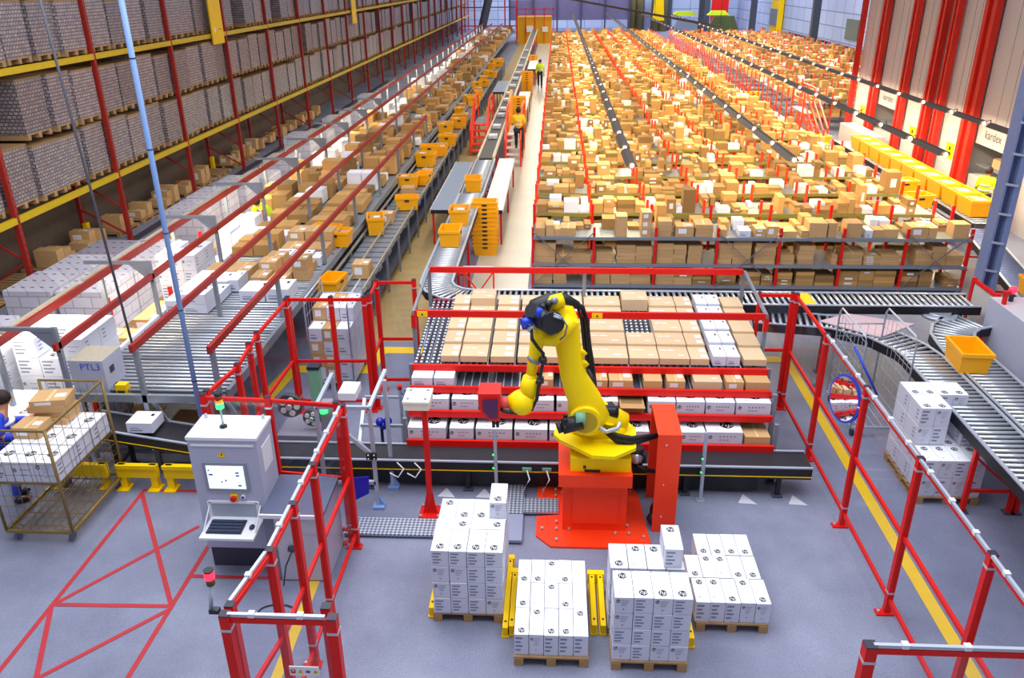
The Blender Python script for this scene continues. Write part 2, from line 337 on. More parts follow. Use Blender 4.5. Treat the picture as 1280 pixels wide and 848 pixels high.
# elbow gear head: black ribbed motors with blue ends
b = MB()
b.loft([AT(662, 400, 8.95), AT(672, 385, 8.97), AT(688, 376, 9.0), AT(706, 374, 9.02), AT(722, 382, 9.05)], [.09, .13, .10, .075, .05], BLACK, 14)
b.loft([AT(664, 392, 8.8), AT(676, 398, 8.78), AT(692, 408, 8.72), AT(700, 404, 8.72)], [.08, .12, .12, .08], DARK, 14)
b.cyl(AT(690, 402, 8.72), AT(692, 404, 8.58), .13, BLACK, 16); b.cyl(AT(672, 392, 8.8), AT(664, 388, 8.66), .085, BLACK, 12); b.cyl(AT(692, 395, 8.6), AT(702, 398, 8.58), .02, ALU, 8)
for i in range(6): q = AT(658+i*7, 396-i*4, 8.84); b.sph(q, .05, [BLACK, DARK, GALV][i % 3], 7)
part('elbow_gear_motors', b, t, 'black motors clustered at the elbow')
b = MB(); b.cyl(AT(664, 400, 8.68), AT(652, 404, 8.62), .05, BLUE, 12); b.cyl(AT(657, 410, 8.68), AT(655, 400, 8.66), .045, BLUE, 12); b.cyl(AT(672, 396, 8.6), AT(675, 386, 8.6), .035, BLUE, 10); b.cyl(AT(668, 408, 8.7), AT(659, 412, 8.66), .035, ALU, 10)
part('motor_cap', b, t, 'blue motor caps')
b = MB()
b.tube([AT(*p) for p in ((664, 412, 8.66), (665, 424, 8.62), (672, 434, 8.62), (679, 442, 8.64), (680, 450, 8.66), (677, 462, 8.66), (674, 480, 8.66), (671, 500, 8.66), (665, 512, 8.66), (650, 517, 8.66), (632, 515, 8.66), (622, 510, 8.7))], .022, BLACK)
b.sph(AT(679, 451, 8.66), .05, BLACK, 8); b.sph(AT(674, 478, 8.66), .045, BLACK, 8)
part('hose', b, t, 'black cable hose along the forearm')
b = MB()
for i, dx in enumerate((0, 4, 7)):
    b.tube([AT(712+dx, 378, 9.12), AT(722+dx, 384, 9.14), AT(727+dx, 400, 9.15), AT(730+dx, 430, 9.18), AT(734+dx, 455, 9.2), AT(737+dx, 480, 9.2), AT(741+dx*.6, 500, 9.18), AT(744, 512, 9.15)], .022, BLACK)
b.tube([AT(735, 462, 9.1), AT(743, 478, 9.05), AT(746, 492, 9.02), AT(742, 504, 9.02), AT(738, 511, 9.05)], .026, BLACK)
part('hose', b, t, 'black cable bundle behind the arm')
for dy, r in ((0, .03), (5, .03), (9, .024)): b = MB(); b.tube([AT(757, 538+dy*.3, 8.95), AT(772, 545+dy, 8.9), AT(790, 548+dy, 8.9), AT(806, 546+dy*.5, 9.0), AT(823, 544+dy*.2, 9.15)], r, BLACK); part('hose', b, t, 'black supply hose running to the red housing')
b = MB(); b.tube([AT(795, 582, 9.2), AT(808, 588, 9.2), AT(822, 590, 9.25)], .03, BLACK)
part('hose', b, t, 'short black hose below')
b = MB(); b.tube([AT(744, 522, 8.9), AT(748, 534, 8.86), AT(758, 540, 8.84), AT(772, 536, 8.86), AT(775, 528, 8.9)], .028, ALU); part('guard_tube', b, t, 'bent silver guard tube')
b = MB(); b.tube([AT(692, 392, 8.6), AT(702, 396, 8.58), AT(709, 408, 8.58), AT(706, 420, 8.6), AT(700, 425, 8.62)], .012, GALV); part('hose', b, t, 'thin grey hose over the elbow')
# gripper
t2 = thing('vacuum_gripper', 'red suction gripper housing hanging on the robot wrist', 'gripper', tuple(AT(612, 510, 8.74)))
b = MB(); g = [AT(597, 493, 8.6), AT(625, 493, 8.6), AT(625, 527, 8.6), AT(616, 527, 8.6), AT(607, 523, 8.6), AT(601, 516, 8.6), AT(598, 506, 8.6)]; b.prism(g, (0, .3, 0), RED); part('housing', b, t2)
b = MB(); g = [AT(603, 500, 8.6), AT(622, 499, 8.6), AT(622, 523, 8.6), AT(612, 522, 8.6), AT(604, 513, 8.6)]; b.prism([p+Vector((0, -.02, 0)) for p in g], (0, .02, 0), mat('dark plum recess', '#501049', .5)); part('front_recess', b, t2, 'dark purple recess in front')
b = MB(); b.cyl(AT(622, 504, 8.74), AT(640, 503, 8.74), .07, mat('salmon collar', '#e0504a', .5), 14); b.cyl(AT(617, 494, 8.74), AT(622, 492, 8.74), .05, mat('orange cap', '#ff8a10', .5), 10); part('collar', b, t2)
b = MB()
for px in (617, 622): b.cyl(AT(px, 526, 8.7), AT(px, 534, 8.7), .02, BLACK, 8)
part('suction_cup', b, t2, 'small black suction nozzles')
# red cable housing standing right of the robot
t = thing('cable_housing', 'tall orange red sheet metal arch beside the robot with cables entering', 'cable housing', (1.5, 9.3, 0))
b = MB(); b.box(1.34, 1.64, 8.89, 8.92, 0, 1.5, ORED); part('front_panel', b, t)
b = MB(); b.box(1.34, 1.64, 8.92, 9.7, 1.47, 1.5, ORED); part('top_panel', b, t)
b = MB(); b.box(1.34, 1.64, 9.67, 9.7, 0, 1.47, ORED); part('rear_panel', b, t)
b = MB(); b.box(1.60, 1.64, 8.92, 9.67, 0, 1.47, mat('inside grey sheet', '#9c9aa8', .5)); part('side_panel', b, t)
b = MB(); [b.cyl((1.45, 8.885, z), (1.45, 8.9, z), .012, CHROME, 6) for z in (.25, .75, 1.35)]; part('rivet', b, t)
b = MB(); b.sph((1.42, 9.15, .17), .09, BLACK, 8, (1, 1, 1.6)); b.sph((1.36, 9.05, .1), .08, BLACK, 8); part('cable_loop', b, t)
# gratings
for (x0, x1, y0, y1, l, mm) in ((-2.75, -.62, 8.62, 8.97, 'low perforated step running from the left fence towards the robot', TREAD), (-.62, -.38, 9.13, 9.85, 'short perforated cable cover in front of the belt', TREAD), (-.38, .1, 9.18, 9.5, 'perforated cable cover joining the robot base', TREAD), (-.62, -.38, 8.55, 9.12, 'plain grey cable cover behind the tall white stack', mat('grey blue sheet', '#8f97b2', .45))):
    t = thing('cable_cover', l, 'cable cover', ((x0+x1)/2, (y0+y1)/2, 0)); b = MB(); b.box(x0, x1, y0, y1, .03, .07, mm); part('tread', b, t); b = MB(); b.box(x0+.02, x1-.02, y0+.01, y1-.01, 0, .03, DSTEEL); part('skirt', b, t)
# red stand with white box
t = thing('red_stand', 'slim red post on a square foot plate left of the robot', 'stand', (-1.67, 9.2, 0))
b = MB(); b.box(-1.82, -1.52, 9.05, 9.35, 0, .02, RED); part('foot_plate', b, t)
b = MB(); b.bar((-1.67, 9.2, .02), (-1.67, 9.2, 1.66), .07, .07, RED); part('post', b, t)
b = MB(); b.hexa([(-1.77, 9.16, .02), (-1.57, 9.16, .02), (-1.63, 9.2, .35), (-1.71, 9.2, .35), (-1.77, 9.17, .02), (-1.57, 9.17, .02), (-1.63, 9.21, .35), (-1.71, 9.21, .35)], RED); part('gusset', b, t)
for sx, sy in ((-.12, -.12), (.12, -.12), (.12, .12), (-.12, .12)): b = MB(); bolt(b, -1.67+sx, 9.2+sy, .015); part('bolt', b, t)
t = thing('junction_box', 'cream white junction box on top of the slim red post', 'junction box', (-1.76, 9.4, 1.66))
b = MB(); b.box(-1.93, -1.6, 9.12, 9.5, 1.66, 1.76, mat('cream box', '#e8e4d0', .5)); part('case', b, t)
b = MB(); b.box(-1.94, -1.59, 9.11, 9.51, 1.76, 1.79, mat('cream lid', '#f2eedb', .5)); [b.cyl((x, y, 1.79), (x, y, 1.8), .02, GINK, 8) for x in (-1.88, -1.65) for y in (9.2, 9.44)]; part('lid', b, t)

# ---------------------------------------------------------------- main belt
def belt(name, label, x0, x1, y0, y1, zf0, zf1, xs, cat='belt conveyor'):
    t = thing(name, label, cat, (x0, y0, 0)); Z = lambda x: zf0+(zf1-zf0)*(x-x0)/(x1-x0)
    if x1-x0 > 4: b = MB(); b.box(x0+.1, x1-.7, y0+.1, y0+.12, .06, .36, BLACK); part('skirt', b, t)  # black sheet added for the darkness under the belt
    b = MB()
    b.hexa([(x0, y0+.03, zf0-.1), (x1, y0+.03, zf1-.1), (x1, y1-.03, zf1-.1), (x0, y1-.03, zf0-.1), (x0, y0+.03, zf0), (x1, y0+.03, zf1), (x1, y1-.03, zf1), (x0, y1-.03, zf0)], BELT); part('belt', b, t)
    for y in (y0, y1):
        b = MB(); b.bar((x0, y, zf0-.08), (x1, y, zf1-.08), .03, .18, BLACK); b.bar((x0, y-.005, zf0+.015), (x1, y-.005, zf1+.015), .035, .02, ALU); b.bar((x0, y-.018, zf0-.13), (x1, y-.018, zf1-.13), .01, .012, YEL); part('side_rail', b, t)
    for x in xs:
        b = MB()
        for y in (y0+.05, y1-.05): b.bar((x, y, 0), (x, y, Z(x)-.1), .06, .05, BLACK); b.cbox((x, y, .02), (.14, .1, .03), DSTEEL)
        b.bar((x, y0+.05, .25), (x, y1-.05, .25), .04, .04, BLACK); part('leg', b, t)
    return t
bt = belt('belt_conveyor', 'long black belt conveyor running in front of the carton flow rack', -4.45, 3.62, 9.72, 10.16, .5, .5, (-4.0, -2.6, -1.2, .4, 1.9, 3.2))
for x in (-.35, -.07, .2):
    b = MB(); b.cbox((x, 9.69, .42), (.13, .03, .05), GREEN); b.tube([(x, 9.66, .42), (x+.04, 9.62, .3), (x-.06, 9.6, .1), (x-.02, 9.6, .02)], .01, WHITE); part('sensor', b, bt, 'green light sensor with a white lead')
for x in (-2.2, -1.95): b = MB(); b.tube([(x, 9.68, .5), (x+.1, 9.64, .42), (x+.02, 9.6, .3), (x-.1, 9.62, .36)], .01, WHITE); part('lead', b, bt)
for x, l in ((-.78, 'thin aluminium sensor post in front of the belt under the gripper'), (2.1, 'thin aluminium sensor post in front of the belt right of the red housing')):
    t = thing('sensor_post', l, 'sensor post', (x, 9.62, 0)); b = MB(); b.bar((x, 9.62, 0), (x-.01, 9.62, 1.12), .045, .045, ALU, (0, 1, 0)); part('post', b, t)
    for z in (.5, .72): b = MB(); b.cbox((x-.035, 9.6, z), (.03, .03, .04), BLACK); b.sph((x-.035, 9.58, z), .014, GLOWG, 6); part('sensor', b, t)
    b = MB(); b.cbox((x, 9.62, .01), (.12, .1, .02), ALU); part('foot', b, t)
# ---------------------------------------------------------------- carton flow rack
FX0, FX1 = -2.13, 3.18
LV = [(10.15, .55), (10.4, .9), (10.62, 1.19), (10.92, 1.40)]
t = thing('carton_flow_rack', 'wide red and grey roller flow rack filled with cartons behind the robot', 'flow rack', (.5, 10.2, 0))
for (Y, z) in LV + [(11.42, 2.08), (13.1, 2.2)]:
    b = MB(); b.box(FX0, FX1, Y-.025, Y+.025, z-.05, z+.05, RED); part('beam', b, t)
for (ya, yb, ztop) in ((10.2, 10.2, .9), (10.45, 10.45, 1.25), (10.95, 10.95, 1.42), (11.42, 11.42, 2.08), (13.1, 13.1, 2.2)):
    for x in (FX0-.03, .52, FX1+.03):
        if ya < 11 and x == .52: continue
        b = MB(); b.bar((x, ya+.05, 0), (x, ya+.05, ztop), .06, .05, GALV, (0, 1, 0)); 
        if ya > 11.4 and ya < 12: b.box(x-.035, x+.035, ya, ya+.07, ztop-.25, ztop-.04, RED)
        part('upright', b, t)
for x in (FX0-.03, FX1+.03):
    b = MB(); b.bar((x, 11.45, 2.08), (x, 13.1, 2.2), .04, .05, GALV); part('tie_bar', b, t)
    b = MB(); b.bar((x, 10.5, .3), (x, 13.1, 1.5), .03, .03, GALV); part('brace', b, t)
for (px, dx) in ((FX0+.12, 0), (.66, 0)): b = MB(); b.box(px-.08, px+.08, 11.38, 11.395, 2.04, 2.12, YEL); b.face([(px-.02, 11.379, 2.06), (px+.02, 11.379, 2.06), (px, 11.379, 2.1)], INK); part('warning_label', b, t, 'yellow warning label')
def lane_rail(x0, x1, Y0, z0, Y1, z1, n=5):   # roller tracks of one lane
    b = MB()
    for i in range(n):
        x = x0+(x1-x0)*(i+.5)/n; b.bar((x, Y0, z0-.02), (x, Y1, z1-.02), .03, .04, WHITE if n > 3 else CHROME)
        k = int((Y1-Y0)/.1)
        for j in range(k): f = (j+.5)/k; b.cbox((x, Y0+(Y1-Y0)*f, z0+(z1-z0)*f), (.045, .03, .03), DSTEEL)
    return b
EMP = {}
XW = lambda px, y=460: .52+(px-738)/83.2
TOP = [(517, 552, 'r'), (554, 575, 'l'), (579, 611, 'c'), (617, 645, 'l'), (651, 677, 'c'), (682, 734, 'l2'), (738, 787, 'c'), (791, 825, 'g'), (828, 863, 'c'), (866, 887, 'l'), (893, 925, 'w'), (931, 957, 'n')]
ZD = lambda Y: 1.40+(Y-10.92)*.085
b = MB(); b.box(FX0, FX1, 10.96, 13.2, 0, 0, DSTEEL)
for i, (a, c, k) in enumerate(TOP):
    x0, x1 = XW(a), XW(c); b = lane_rail(x0, x1, 10.95, 1.42, 13.2, 1.6, 5 if k in 'rg' else 4); part('roller_lane', b, t, 'empty white roller lane' if k == 'r' else None)
    b = MB(); b.bar((x1+.02, 10.95, 1.42), (x1+.02, 13.2, 1.61), .02, .06, GALV); part('lane_divider', b, t)
for li, (Y, z) in enumerate(LV[:3]):
    b = MB(); Yb = 13.2; b.hexa([(FX0, Y+.03, z-.06), (FX1, Y+.03, z-.06), (FX1, Yb, z+.06), (FX0, Yb, z+.06), (FX0, Y+.03, z-.04), (FX1, Y+.03, z-.04), (FX1, Yb, z+.08), (FX0, Yb, z+.08)], DSTEEL)
    for i in range(44): x = FX0+.06+i*.121; b.bar((x, Y+.04, z-.02), (x, Yb, z+.11), .018, .03, CHROME)
    part('roller_deck', b, t)
b = MB(); b.box(FX0, FX1, 13.22, 13.27, 1.5, 1.6, mat('crimson beam', '#a3122e', .5)); part('rear_beam', b, t)

# cartons: one unit-cube mesh per kind, scaled
def cube_carton(kind, island=False):
    b = MB(); base = PALE if kind in ('dash', 'strip', 'pale') else CART; s = .5
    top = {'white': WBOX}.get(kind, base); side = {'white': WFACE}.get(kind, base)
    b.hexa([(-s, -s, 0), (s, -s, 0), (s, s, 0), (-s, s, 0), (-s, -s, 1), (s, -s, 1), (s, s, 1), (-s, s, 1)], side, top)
    z = 1.004
    if kind == 'strip':
        for y in (-.25, .2): b.face([(.1, y-.12, z), (.42, y-.12, z), (.42, y+.12, z), (.1, y+.12, z)], LABEL)
    if kind in ('tape', 'label'): b.face([(-.05, -s, z), (.05, -s, z), (.05, s, z), (-.05, s, z)], TAPE)
    if kind == 'label': b.face([(.12, -.2, z+.002), (.42, -.2, z+.002), (.42, .1, z+.002), (.12, .1, z+.002)], LABEL); b.face([(-.35, -.506, .3), (.1, -.506, .3), (.1, -.506, .8), (-.35, -.506, .8)], LABEL)
    if kind == 'dash':
        for x, y in ((-.3, .2), (-.05, .2), (.25, -.2)): b.face([(x-.1, y-.03, z), (x+.1, y-.03, z), (x+.1, y+.03, z), (x-.1, y+.03, z)], LABEL)
    if kind == 'open':
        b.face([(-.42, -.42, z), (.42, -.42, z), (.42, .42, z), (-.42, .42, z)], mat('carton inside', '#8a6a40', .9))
        b.hexa([(-s, -s, 1), (s, -s, 1), (s, -s-.02, 1), (-s, -s-.02, 1), (-s, -s-.35, 1.18), (s, -s-.35, 1.18), (s, -s-.37, 1.17), (-s, -s-.37, 1.17)], base)
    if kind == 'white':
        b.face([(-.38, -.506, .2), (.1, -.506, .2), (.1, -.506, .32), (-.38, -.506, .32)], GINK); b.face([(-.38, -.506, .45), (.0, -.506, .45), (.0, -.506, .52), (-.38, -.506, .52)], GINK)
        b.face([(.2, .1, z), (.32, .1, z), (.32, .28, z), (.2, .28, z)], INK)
    return b
CM = {k: cube_carton(k).data('carton') for k in ('plain', 'tape', 'label', 'dash', 'white', 'open', 'strip', 'pale')}
def carton(kind, loc, dims, label, rz=0, group=None, name='carton', cat='carton'):
    o = bpy.data.objects.new(name, CM[kind]); COL.objects.link(o); o.location = loc; o.scale = dims; o.rotation_euler.z = rz; return tag(o, label, cat, group)
LN = [from_left(i, 12) for i in range(12)]
dep = .44
DPT = ['front', 'second', 'third', 'fourth', 'rearmost']
for i, (a, c, k) in enumerate(TOP):
    x0, x1 = XW(a)-.008, XW(c)+.012
    for j in range(5):
        Y = 10.99+dep*j+dep/2; zz = ZD(Y)+.04
        if k == 'r' or (k == 'g' and 1 < j < 4): continue
        if k == 'w':
            for q in range(2): carton('white', (x0+(x1-x0)*(.25+.5*q), Y, zz-.01), ((x1-x0)/2-.01, dep-.02, .15), 'flat white carton, %s half of %s row, white lane on the flow rack top' % (('left', 'right')[q], DPT[j]), name='white_carton')
            continue
        kd = {'l': 'strip', 'c': 'dash', 'l2': 'strip', 'g': 'dash', 'n': 'pale'}[k]
        carton(kd, ((x0+x1)/2, Y, zz), (x1-x0, dep-.004, .10 if j < 4 or i not in (2, 7) else .2), 'brown carton, %s in the %s lane on the flow rack top' % (DPT[j], LN[i]), group=None)
L2 = [(518, 544, 'white'), (546, 571, 'white'), (678, 695, 'label'), (745, 762, 'label'), (764, 793, 'label'), (807, 829, 'plain'), (835, 857, 'label'), (868, 902, 'dash'), (907, 928, 'label'), (931, 960, 'plain')]
for i, (a, c, k) in enumerate(L2):
    x0, x1 = .52+(a-738)/83.9, .52+(c-738)/83.9; carton(k, ((x0+x1)/2, 10.86, 1.215), (x1-x0, .4, .14), '%s carton, %s on the shelf just under the flow rack top' % ('flat white' if k == 'white' else 'low brown', from_left(i, len(L2))), name='white_carton' if k == 'white' else 'carton')
# printer boxes in the lower levels of the flow rack
def logo(b, c, xd, yd, r):
    c = Vector(c); xd = Vector(xd); yd = Vector(yd); nrm = xd.cross(yd).normalized()
    b.face([c+xd*(r*cos(2*pi*i/18))+yd*(r*sin(2*pi*i/18)) for i in range(18)], INK)
    b.text('hp', r*1.75, c+nrm*.0015+yd*r*.08, xd, yd, WBOX, .25)
PBM = {}
def printer_mesh(w, d, h, le, fr):
    key = (w, d, h, le, fr)
    if key in PBM: return PBM[key]
    b = MB(); x, y = w/2, d/2; g = .004
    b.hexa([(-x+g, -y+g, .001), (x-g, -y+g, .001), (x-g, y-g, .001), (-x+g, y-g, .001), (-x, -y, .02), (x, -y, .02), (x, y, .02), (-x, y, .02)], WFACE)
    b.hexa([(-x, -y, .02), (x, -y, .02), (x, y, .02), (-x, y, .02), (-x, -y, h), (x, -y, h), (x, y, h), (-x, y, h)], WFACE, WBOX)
    z = h+.0015; r = min(w, d)*.235
    if le != 'none':
        yy = {'near': -y+r*1.8, 'far': y-r*1.8, 'side': 0}[le]; xx = x-r*2 if le == 'side' else 0
        logo(b, (xx, yy, z), (1, 0, 0), (0, 1, 0), r)
    b.face([(-x*.1, y*.2, z), (x*.6, y*.2, z), (x*.6, y*.2+.01, z), (-x*.1, y*.2+.01, z)], mat('faint print', '#c4c7d6', .7))
    b.face([(-x*.5, -y*.62, z), (-x*.3, -y*.62, z), (-x*.3, -y*.62+.012, z), (-x*.5, -y*.62+.012, z)], GINK)
    f = -y-.0015
    def q(x0, x1, z0, z1, m_): b.face([(x0, f, z0), (x1, f, z0), (x1, f, z1), (x0, f, z1)], m_)
    if fr == 'a':
        logo(b, (-x*.62, f, h*.78), (1, 0, 0), (0, 0, 1), r*.5)
        for k in range(4): q(-x*.3, x*(.55-.1*k), h*(.8-.1*k), h*(.8-.1*k)+.006, GINK)
        q(-x*.12, x*.02, h*.25, h*.25+.012, INK)
    elif fr == 'b':
        for k in range(4): q(-x*.82, x*(.15-.25*(k % 2)), h*(.78-.19*k), h*(.78-.19*k)+h*.085, GINK)
    else:
        for k in range(5): q(-x*.3+k*w*.1, -x*.3+k*w*.1+w*.05, h*.6, h*.6+.02, GINK)
        for k in range(3): q(-x*.3+k*w*.1, -x*.3+k*w*.1+w*.07, h*.35, h*.35+.015, GINK)
        logo(b, (-x*.8, f, h*.6), (1, 0, 0), (0, 0, 1), .028)
    for sx in (-1, 1):     # side print
        X = sx*(x+.0015)
        for k in range(3): p = [(X, -y*.7, h*(.7-.2*k)), (X, -y*.35, h*(.7-.2*k)), (X, -y*.35, h*(.7-.2*k)+h*.07), (X, -y*.7, h*(.7-.2*k)+h*.07)]; b.face(p if sx > 0 else p[::-1], GINK)
    PBM[key] = b.data('printer_carton'); return PBM[key]
def pbox(w, d, h, le, fr, loc, label, rz=0, group=None):
    o = bpy.data.objects.new('printer_carton', printer_mesh(w, d, h, le, fr)); COL.objects.link(o); o.location = loc; o.rotation_euler.z = rz; return tag(o, label, 'carton', group)
def frow(items, Yf, z, s, lvl):
    for i, (a, c, k, h) in enumerate(items):
        x0, x1 = .52+(a-738)/s, .52+(c-738)/s; w = round(x1-x0, 2)
        if k == 'p': pbox(w, .42, h, 'side', 'ac'[i % 2] if i % 2 else 'c', ((x0+x1)/2, Yf+.25, z), 'white printer carton, %s on the %s shelf of the flow rack' % (from_left(i, len(items)), lvl))
        else: carton(k, ((x0+x1)/2, Yf+.25, z), (w, .42, h), 'brown carton, %s on the %s shelf of the flow rack' % (from_left(i, len(items)), lvl))
frow([(515, 563, 'p', .2), (567, 600, 'p', .2), (603, 640, 'label', .16), (643, 658, 'tape', .16), (663, 695, 'p', .2), (699, 738, 'p', .2), (743, 775, 'p', .2), (777, 808, 'open', .15), (813, 846, 'p', .21), (848, 882, 'p', .21), (884, 919, 'p', .21), (921, 963, 'p', .21)], 10.42, .915, 85.3, 'second lowest')
frow([(511, 559, 'p', .2), (564, 594, 'p', .2), (597, 643, 'p', .2), (646, 687, 'p', .2), (690, 732, 'p', .2), (735, 778, 'p', .2), (782, 814, 'p', .2), (818, 852, 'p', .2), (854, 883, 'p', .2), (885, 929, 'p', .21), (932, 963, 'tape', .14)], 10.17, .565, 86, 'lowest')

# ---------------------------------------------------------------- pallets of printer cartons in front of the robot
def pallet(label, cx, cy, w=.8, d=1.2, group=None):
    t = thing('wooden_pallet', label, 'pallet', (cx, cy, 0), group); x0, x1, y0, y1 = cx-w/2, cx+w/2, cy-d/2, cy+d/2
    b = MB(); n = 7
    for i in range(n): y = y0+.06+(d-.12)*i/(n-1); b.box(x0, x1, y-.055, y+.055, .1, .12, WOOD)
    for x in (x0+.05, cx, x1-.05): b.box(x-.05, x+.05, y0, y1, .085, .1, WOOD)
    part('deck', b, t)
    for x in (x0+.05, cx, x1-.05):
        b = MB(); b.box(x-.05, x+.05, y0, y1, 0, .015, WOOD); part('runner', b, t)
        for y in (y0+.07, cy, y1-.07): b = MB(); b.box(x-.05, x+.05, y-.07, y+.07, .015, .085, WOOD); part('block', b, t)
    return t
R2 = random.Random(3)
rowname = ['front', 'middle', 'back']
def stack(cx, y0, nx, ny, heights, w, d, h, where, rname=None, offs=None, z0=.12):
    for j in range(ny):
        for i in range(nx):
            for k in range(heights[j][i]):
                ox = offs[j] if offs else 0; le = R2.choice(['near', 'far', 'near', 'none']) if k == heights[j][i]-1 else 'near'
                if k == heights[j][i]-1 and le == 'none' and j == 0: le = 'near'
                fr = R2.choice('bba') if k < heights[j][i]-1 else R2.choice('aab')
                jx = R2.uniform(-.002, .002); jz = 0
                pbox(w-.006, d-.006, h-.003, le, fr, (cx-(nx*w)/2+w*(i+.5)+jx+ox, y0+d*(j+.5)+R2.uniform(-.004, .004), z0+h*k), 'white printer carton, %s column, %s row, %s, %s' % (from_left(i, nx), rname or rowname[j], layer(k, heights[j][i]), where))
pallet('wooden pallet under the tall white carton stack at the left', -.94, 7.74)
P1 = 'leftmost front pallet'
stack(-.93, 7.14, 4, 1, [[4]*4], .2, .4, .222, P1)
for i in range(4):
    for k in range(4):
        pbox(.194, .394, .219, 'near' if i != 0 else 'far', 'b', (-.93-.4+.2*(i+.5)+.01, 7.93, .12+.222*k), 'white printer carton, %s column, back row, %s, %s' % (from_left(i, 4), layer(k, 4), P1))
for k in range(4): pbox(.394, .185, .219, 'side', 'c', (-1.13, 7.64, .12+.222*k), 'white printer carton lying crosswise at middle left, %s, %s' % (layer(k, 4), P1)); pbox(.394, .185, .219, 'side', 'c', (-.73, 7.64, .12+.222*k), 'white printer carton lying crosswise at middle right, %s, %s' % (layer(k, 4), P1))
pbox(.194, .394, .219, 'near', 'a', (-.62, 7.95, .12+.222*4), 'single white printer carton topping the back right corner of the left pallet')
pallet('wooden pallet under the single white carton layer between the yellow guides', .02, 7.12)
stack(.015, 6.55, 5, 3, [[1]*5]*3, .158, .408, .29, 'low second front pallet')
pallet('wooden pallet under the tall stepped white carton stack right of centre', 1.06, 7.1)
P3 = 'tall third front pallet'
stack(1.06, 6.52, 4, 1, [[4]*4], .2, .42, .215, P3)
for i in range(4):
    for k in range(4): pbox(.19, .41, .212, 'near' if i == 0 else 'far', 'a', (1.04-.4+.2*(i+.5), 7.18, .12+.215*k), 'white printer carton, %s column, back row, %s, %s' % (from_left(i, 4), layer(k, 4), P3))
pbox(.19, .42, .25, 'far', 'b', (1.31, 7.2, .12+.215*4), 'single white printer carton standing above the rest on the third pallet')
pallet('wooden pallet under the low white carton block at the right', 2.05, 7.7)
P4 = 'rightmost front pallet'
stack(2.04, 7.12, 5, 1, [[1]*5], .166, .405, .29, P4)
stack(2.02, 7.53, 5, 1, [[1]*5], .166, .405, .29, P4, 'middle')
stack(2.1, 7.94, 4, 1, [[1]*4], .166, .405, .29, P4, 'back')
# yellow pallet guides
for (xa, y0, y1, l) in ((-.5, 6.92, 8.15, 'yellow floor guide rail right of the left pallet'), (.5, 7.0, 7.9, 'left yellow floor guide rail of the pair between second and third pallet'), (.6, 7.0, 7.9, 'right yellow floor guide rail of the pair between second and third pallet'), (1.56, 6.85, 8.1, 'yellow floor guide rail between third and right pallets'), (-1.37, 7.2, 8.1, 'yellow floor guide rail left of the left pallet'), (-.43, 6.95, 7.9, 'yellow floor guide rail left of the second pallet')):
    t = thing('pallet_guide', l, 'pallet guide', (xa, y0, 0)); b = MB(); b.box(xa-.03, xa+.03, y0, y1, .02, .14, YEL); part('rail', b, t)
    for y in (y0+.1, y1-.1): b = MB(); b.cyl((xa, y, .14), (xa, y, .146), .014, INK, 8); part('bolt', b, t)
    b = MB(); b.box(xa-.05, xa+.05, y1-.06, y1+.02, 0, .15, YEL); b.box(xa-.04, xa+.04, y0-.01, y1, 0, .02, YEL); part('foot', b, t)
# ================================================================ FENCES
def fence(name, label, pts, segs, z1=2.1, pw=.07, strip=(), cat='safety fence', mid=1.08, panel=True, feet=True):
    """pts: list of (x, y) posts; segs: index pairs joined by rails and a clear panel"""
    t = thing(name, label, cat, (pts[0][0], pts[0][1], 0))
    for (x, y) in pts:
        b = MB(); b.bar((x, y, .01), (x, y, z1), pw, pw, RED, (0, 1, 0)); b.bar((x, y+pw*.5, .01), (x, y+pw*.5, z1-.05), pw*.25, .02, RAIL, (0, 1, 0)); p = part('post', b, t)
        for zc_ in (z1-.14, .3): b = MB(); b.cbox((x, y, zc_), (pw+.012, pw+.012, .022), CHROME); part('clamp', b, p, 'silver clamp band')
        if feet:
            b = MB(); b.cbox((x-.03, y-.02, .012), (.2, .1, .022), RED); b.cyl((x-.1, y-.02, .02), (x-.1, y-.02, .05), .018, CHROME, 6); part('foot', b, p)
        b = MB(); b.cbox((x, y, z1+.006), (pw, pw, .012), DARK); part('cap', b, p, 'dark plastic cap')
    for n_, (i, j) in enumerate(segs):
        p, q = Vector((*pts[i], 0)), Vector((*pts[j], 0)); d = (q-p).normalized(); p2, q2 = p+d*pw*.5, q-d*pw*.5
        for z in [z1-.05, .2]+([mid] if mid else []):
            b = MB(); b.bar(p2+Vector((0, 0, z)), q2+Vector((0, 0, z)), .035, .05, RED); part('rail', b, t)
        if panel:
            b = MB(); b.bar(p2+Vector((0, 0, (z1+.12)/2)), q2+Vector((0, 0, (z1+.12)/2)), .006, z1-.2, CLEAR); part('clear_panel', b, t, 'clear plastic panel')
        if n_ in strip:
            b = MB(); b.bar(p2+Vector((-.02, 0, z1+.0)), q2+Vector((-.02, 0, z1+.0)), .03, .03, ALU); L_ = (q2-p2).length; k = max(1, int(L_/.4))
            for a in range(k): b.cbox(p2+d*(L_*(a+.5)/k)+Vector((-.02, 0, z1+.01)), (.05, .05, .04), WHITE)
            part('cable_duct', b, t, 'light grey cable duct')
    return t
FXR = 3.9
fence('safety_fence', 'long red fence with clear panels right of the robot cell', [(FXR, 12.35), (FXR, 10.75), (FXR, 9.13), (FXR, 7.5), (FXR, 5.95), (FXR, 4.45)], [(0, 1), (1, 2), (2, 3), (3, 4), (4, 5)], strip=(1, 2, 3, 4))
fence('safety_fence', 'red fence corner cut by the bottom right of the picture', [(2.45, 4.82), (4.4, 4.82)], [(0, 1)], strip=(0,), pw=.09, mid=None)
fence('safety_fence', 'short red fence bay closing the back of the cell beside the flow rack', [(3.32, 12.4), (3.84, 12.4)], [(0, 1)], pw=.05, feet=False)
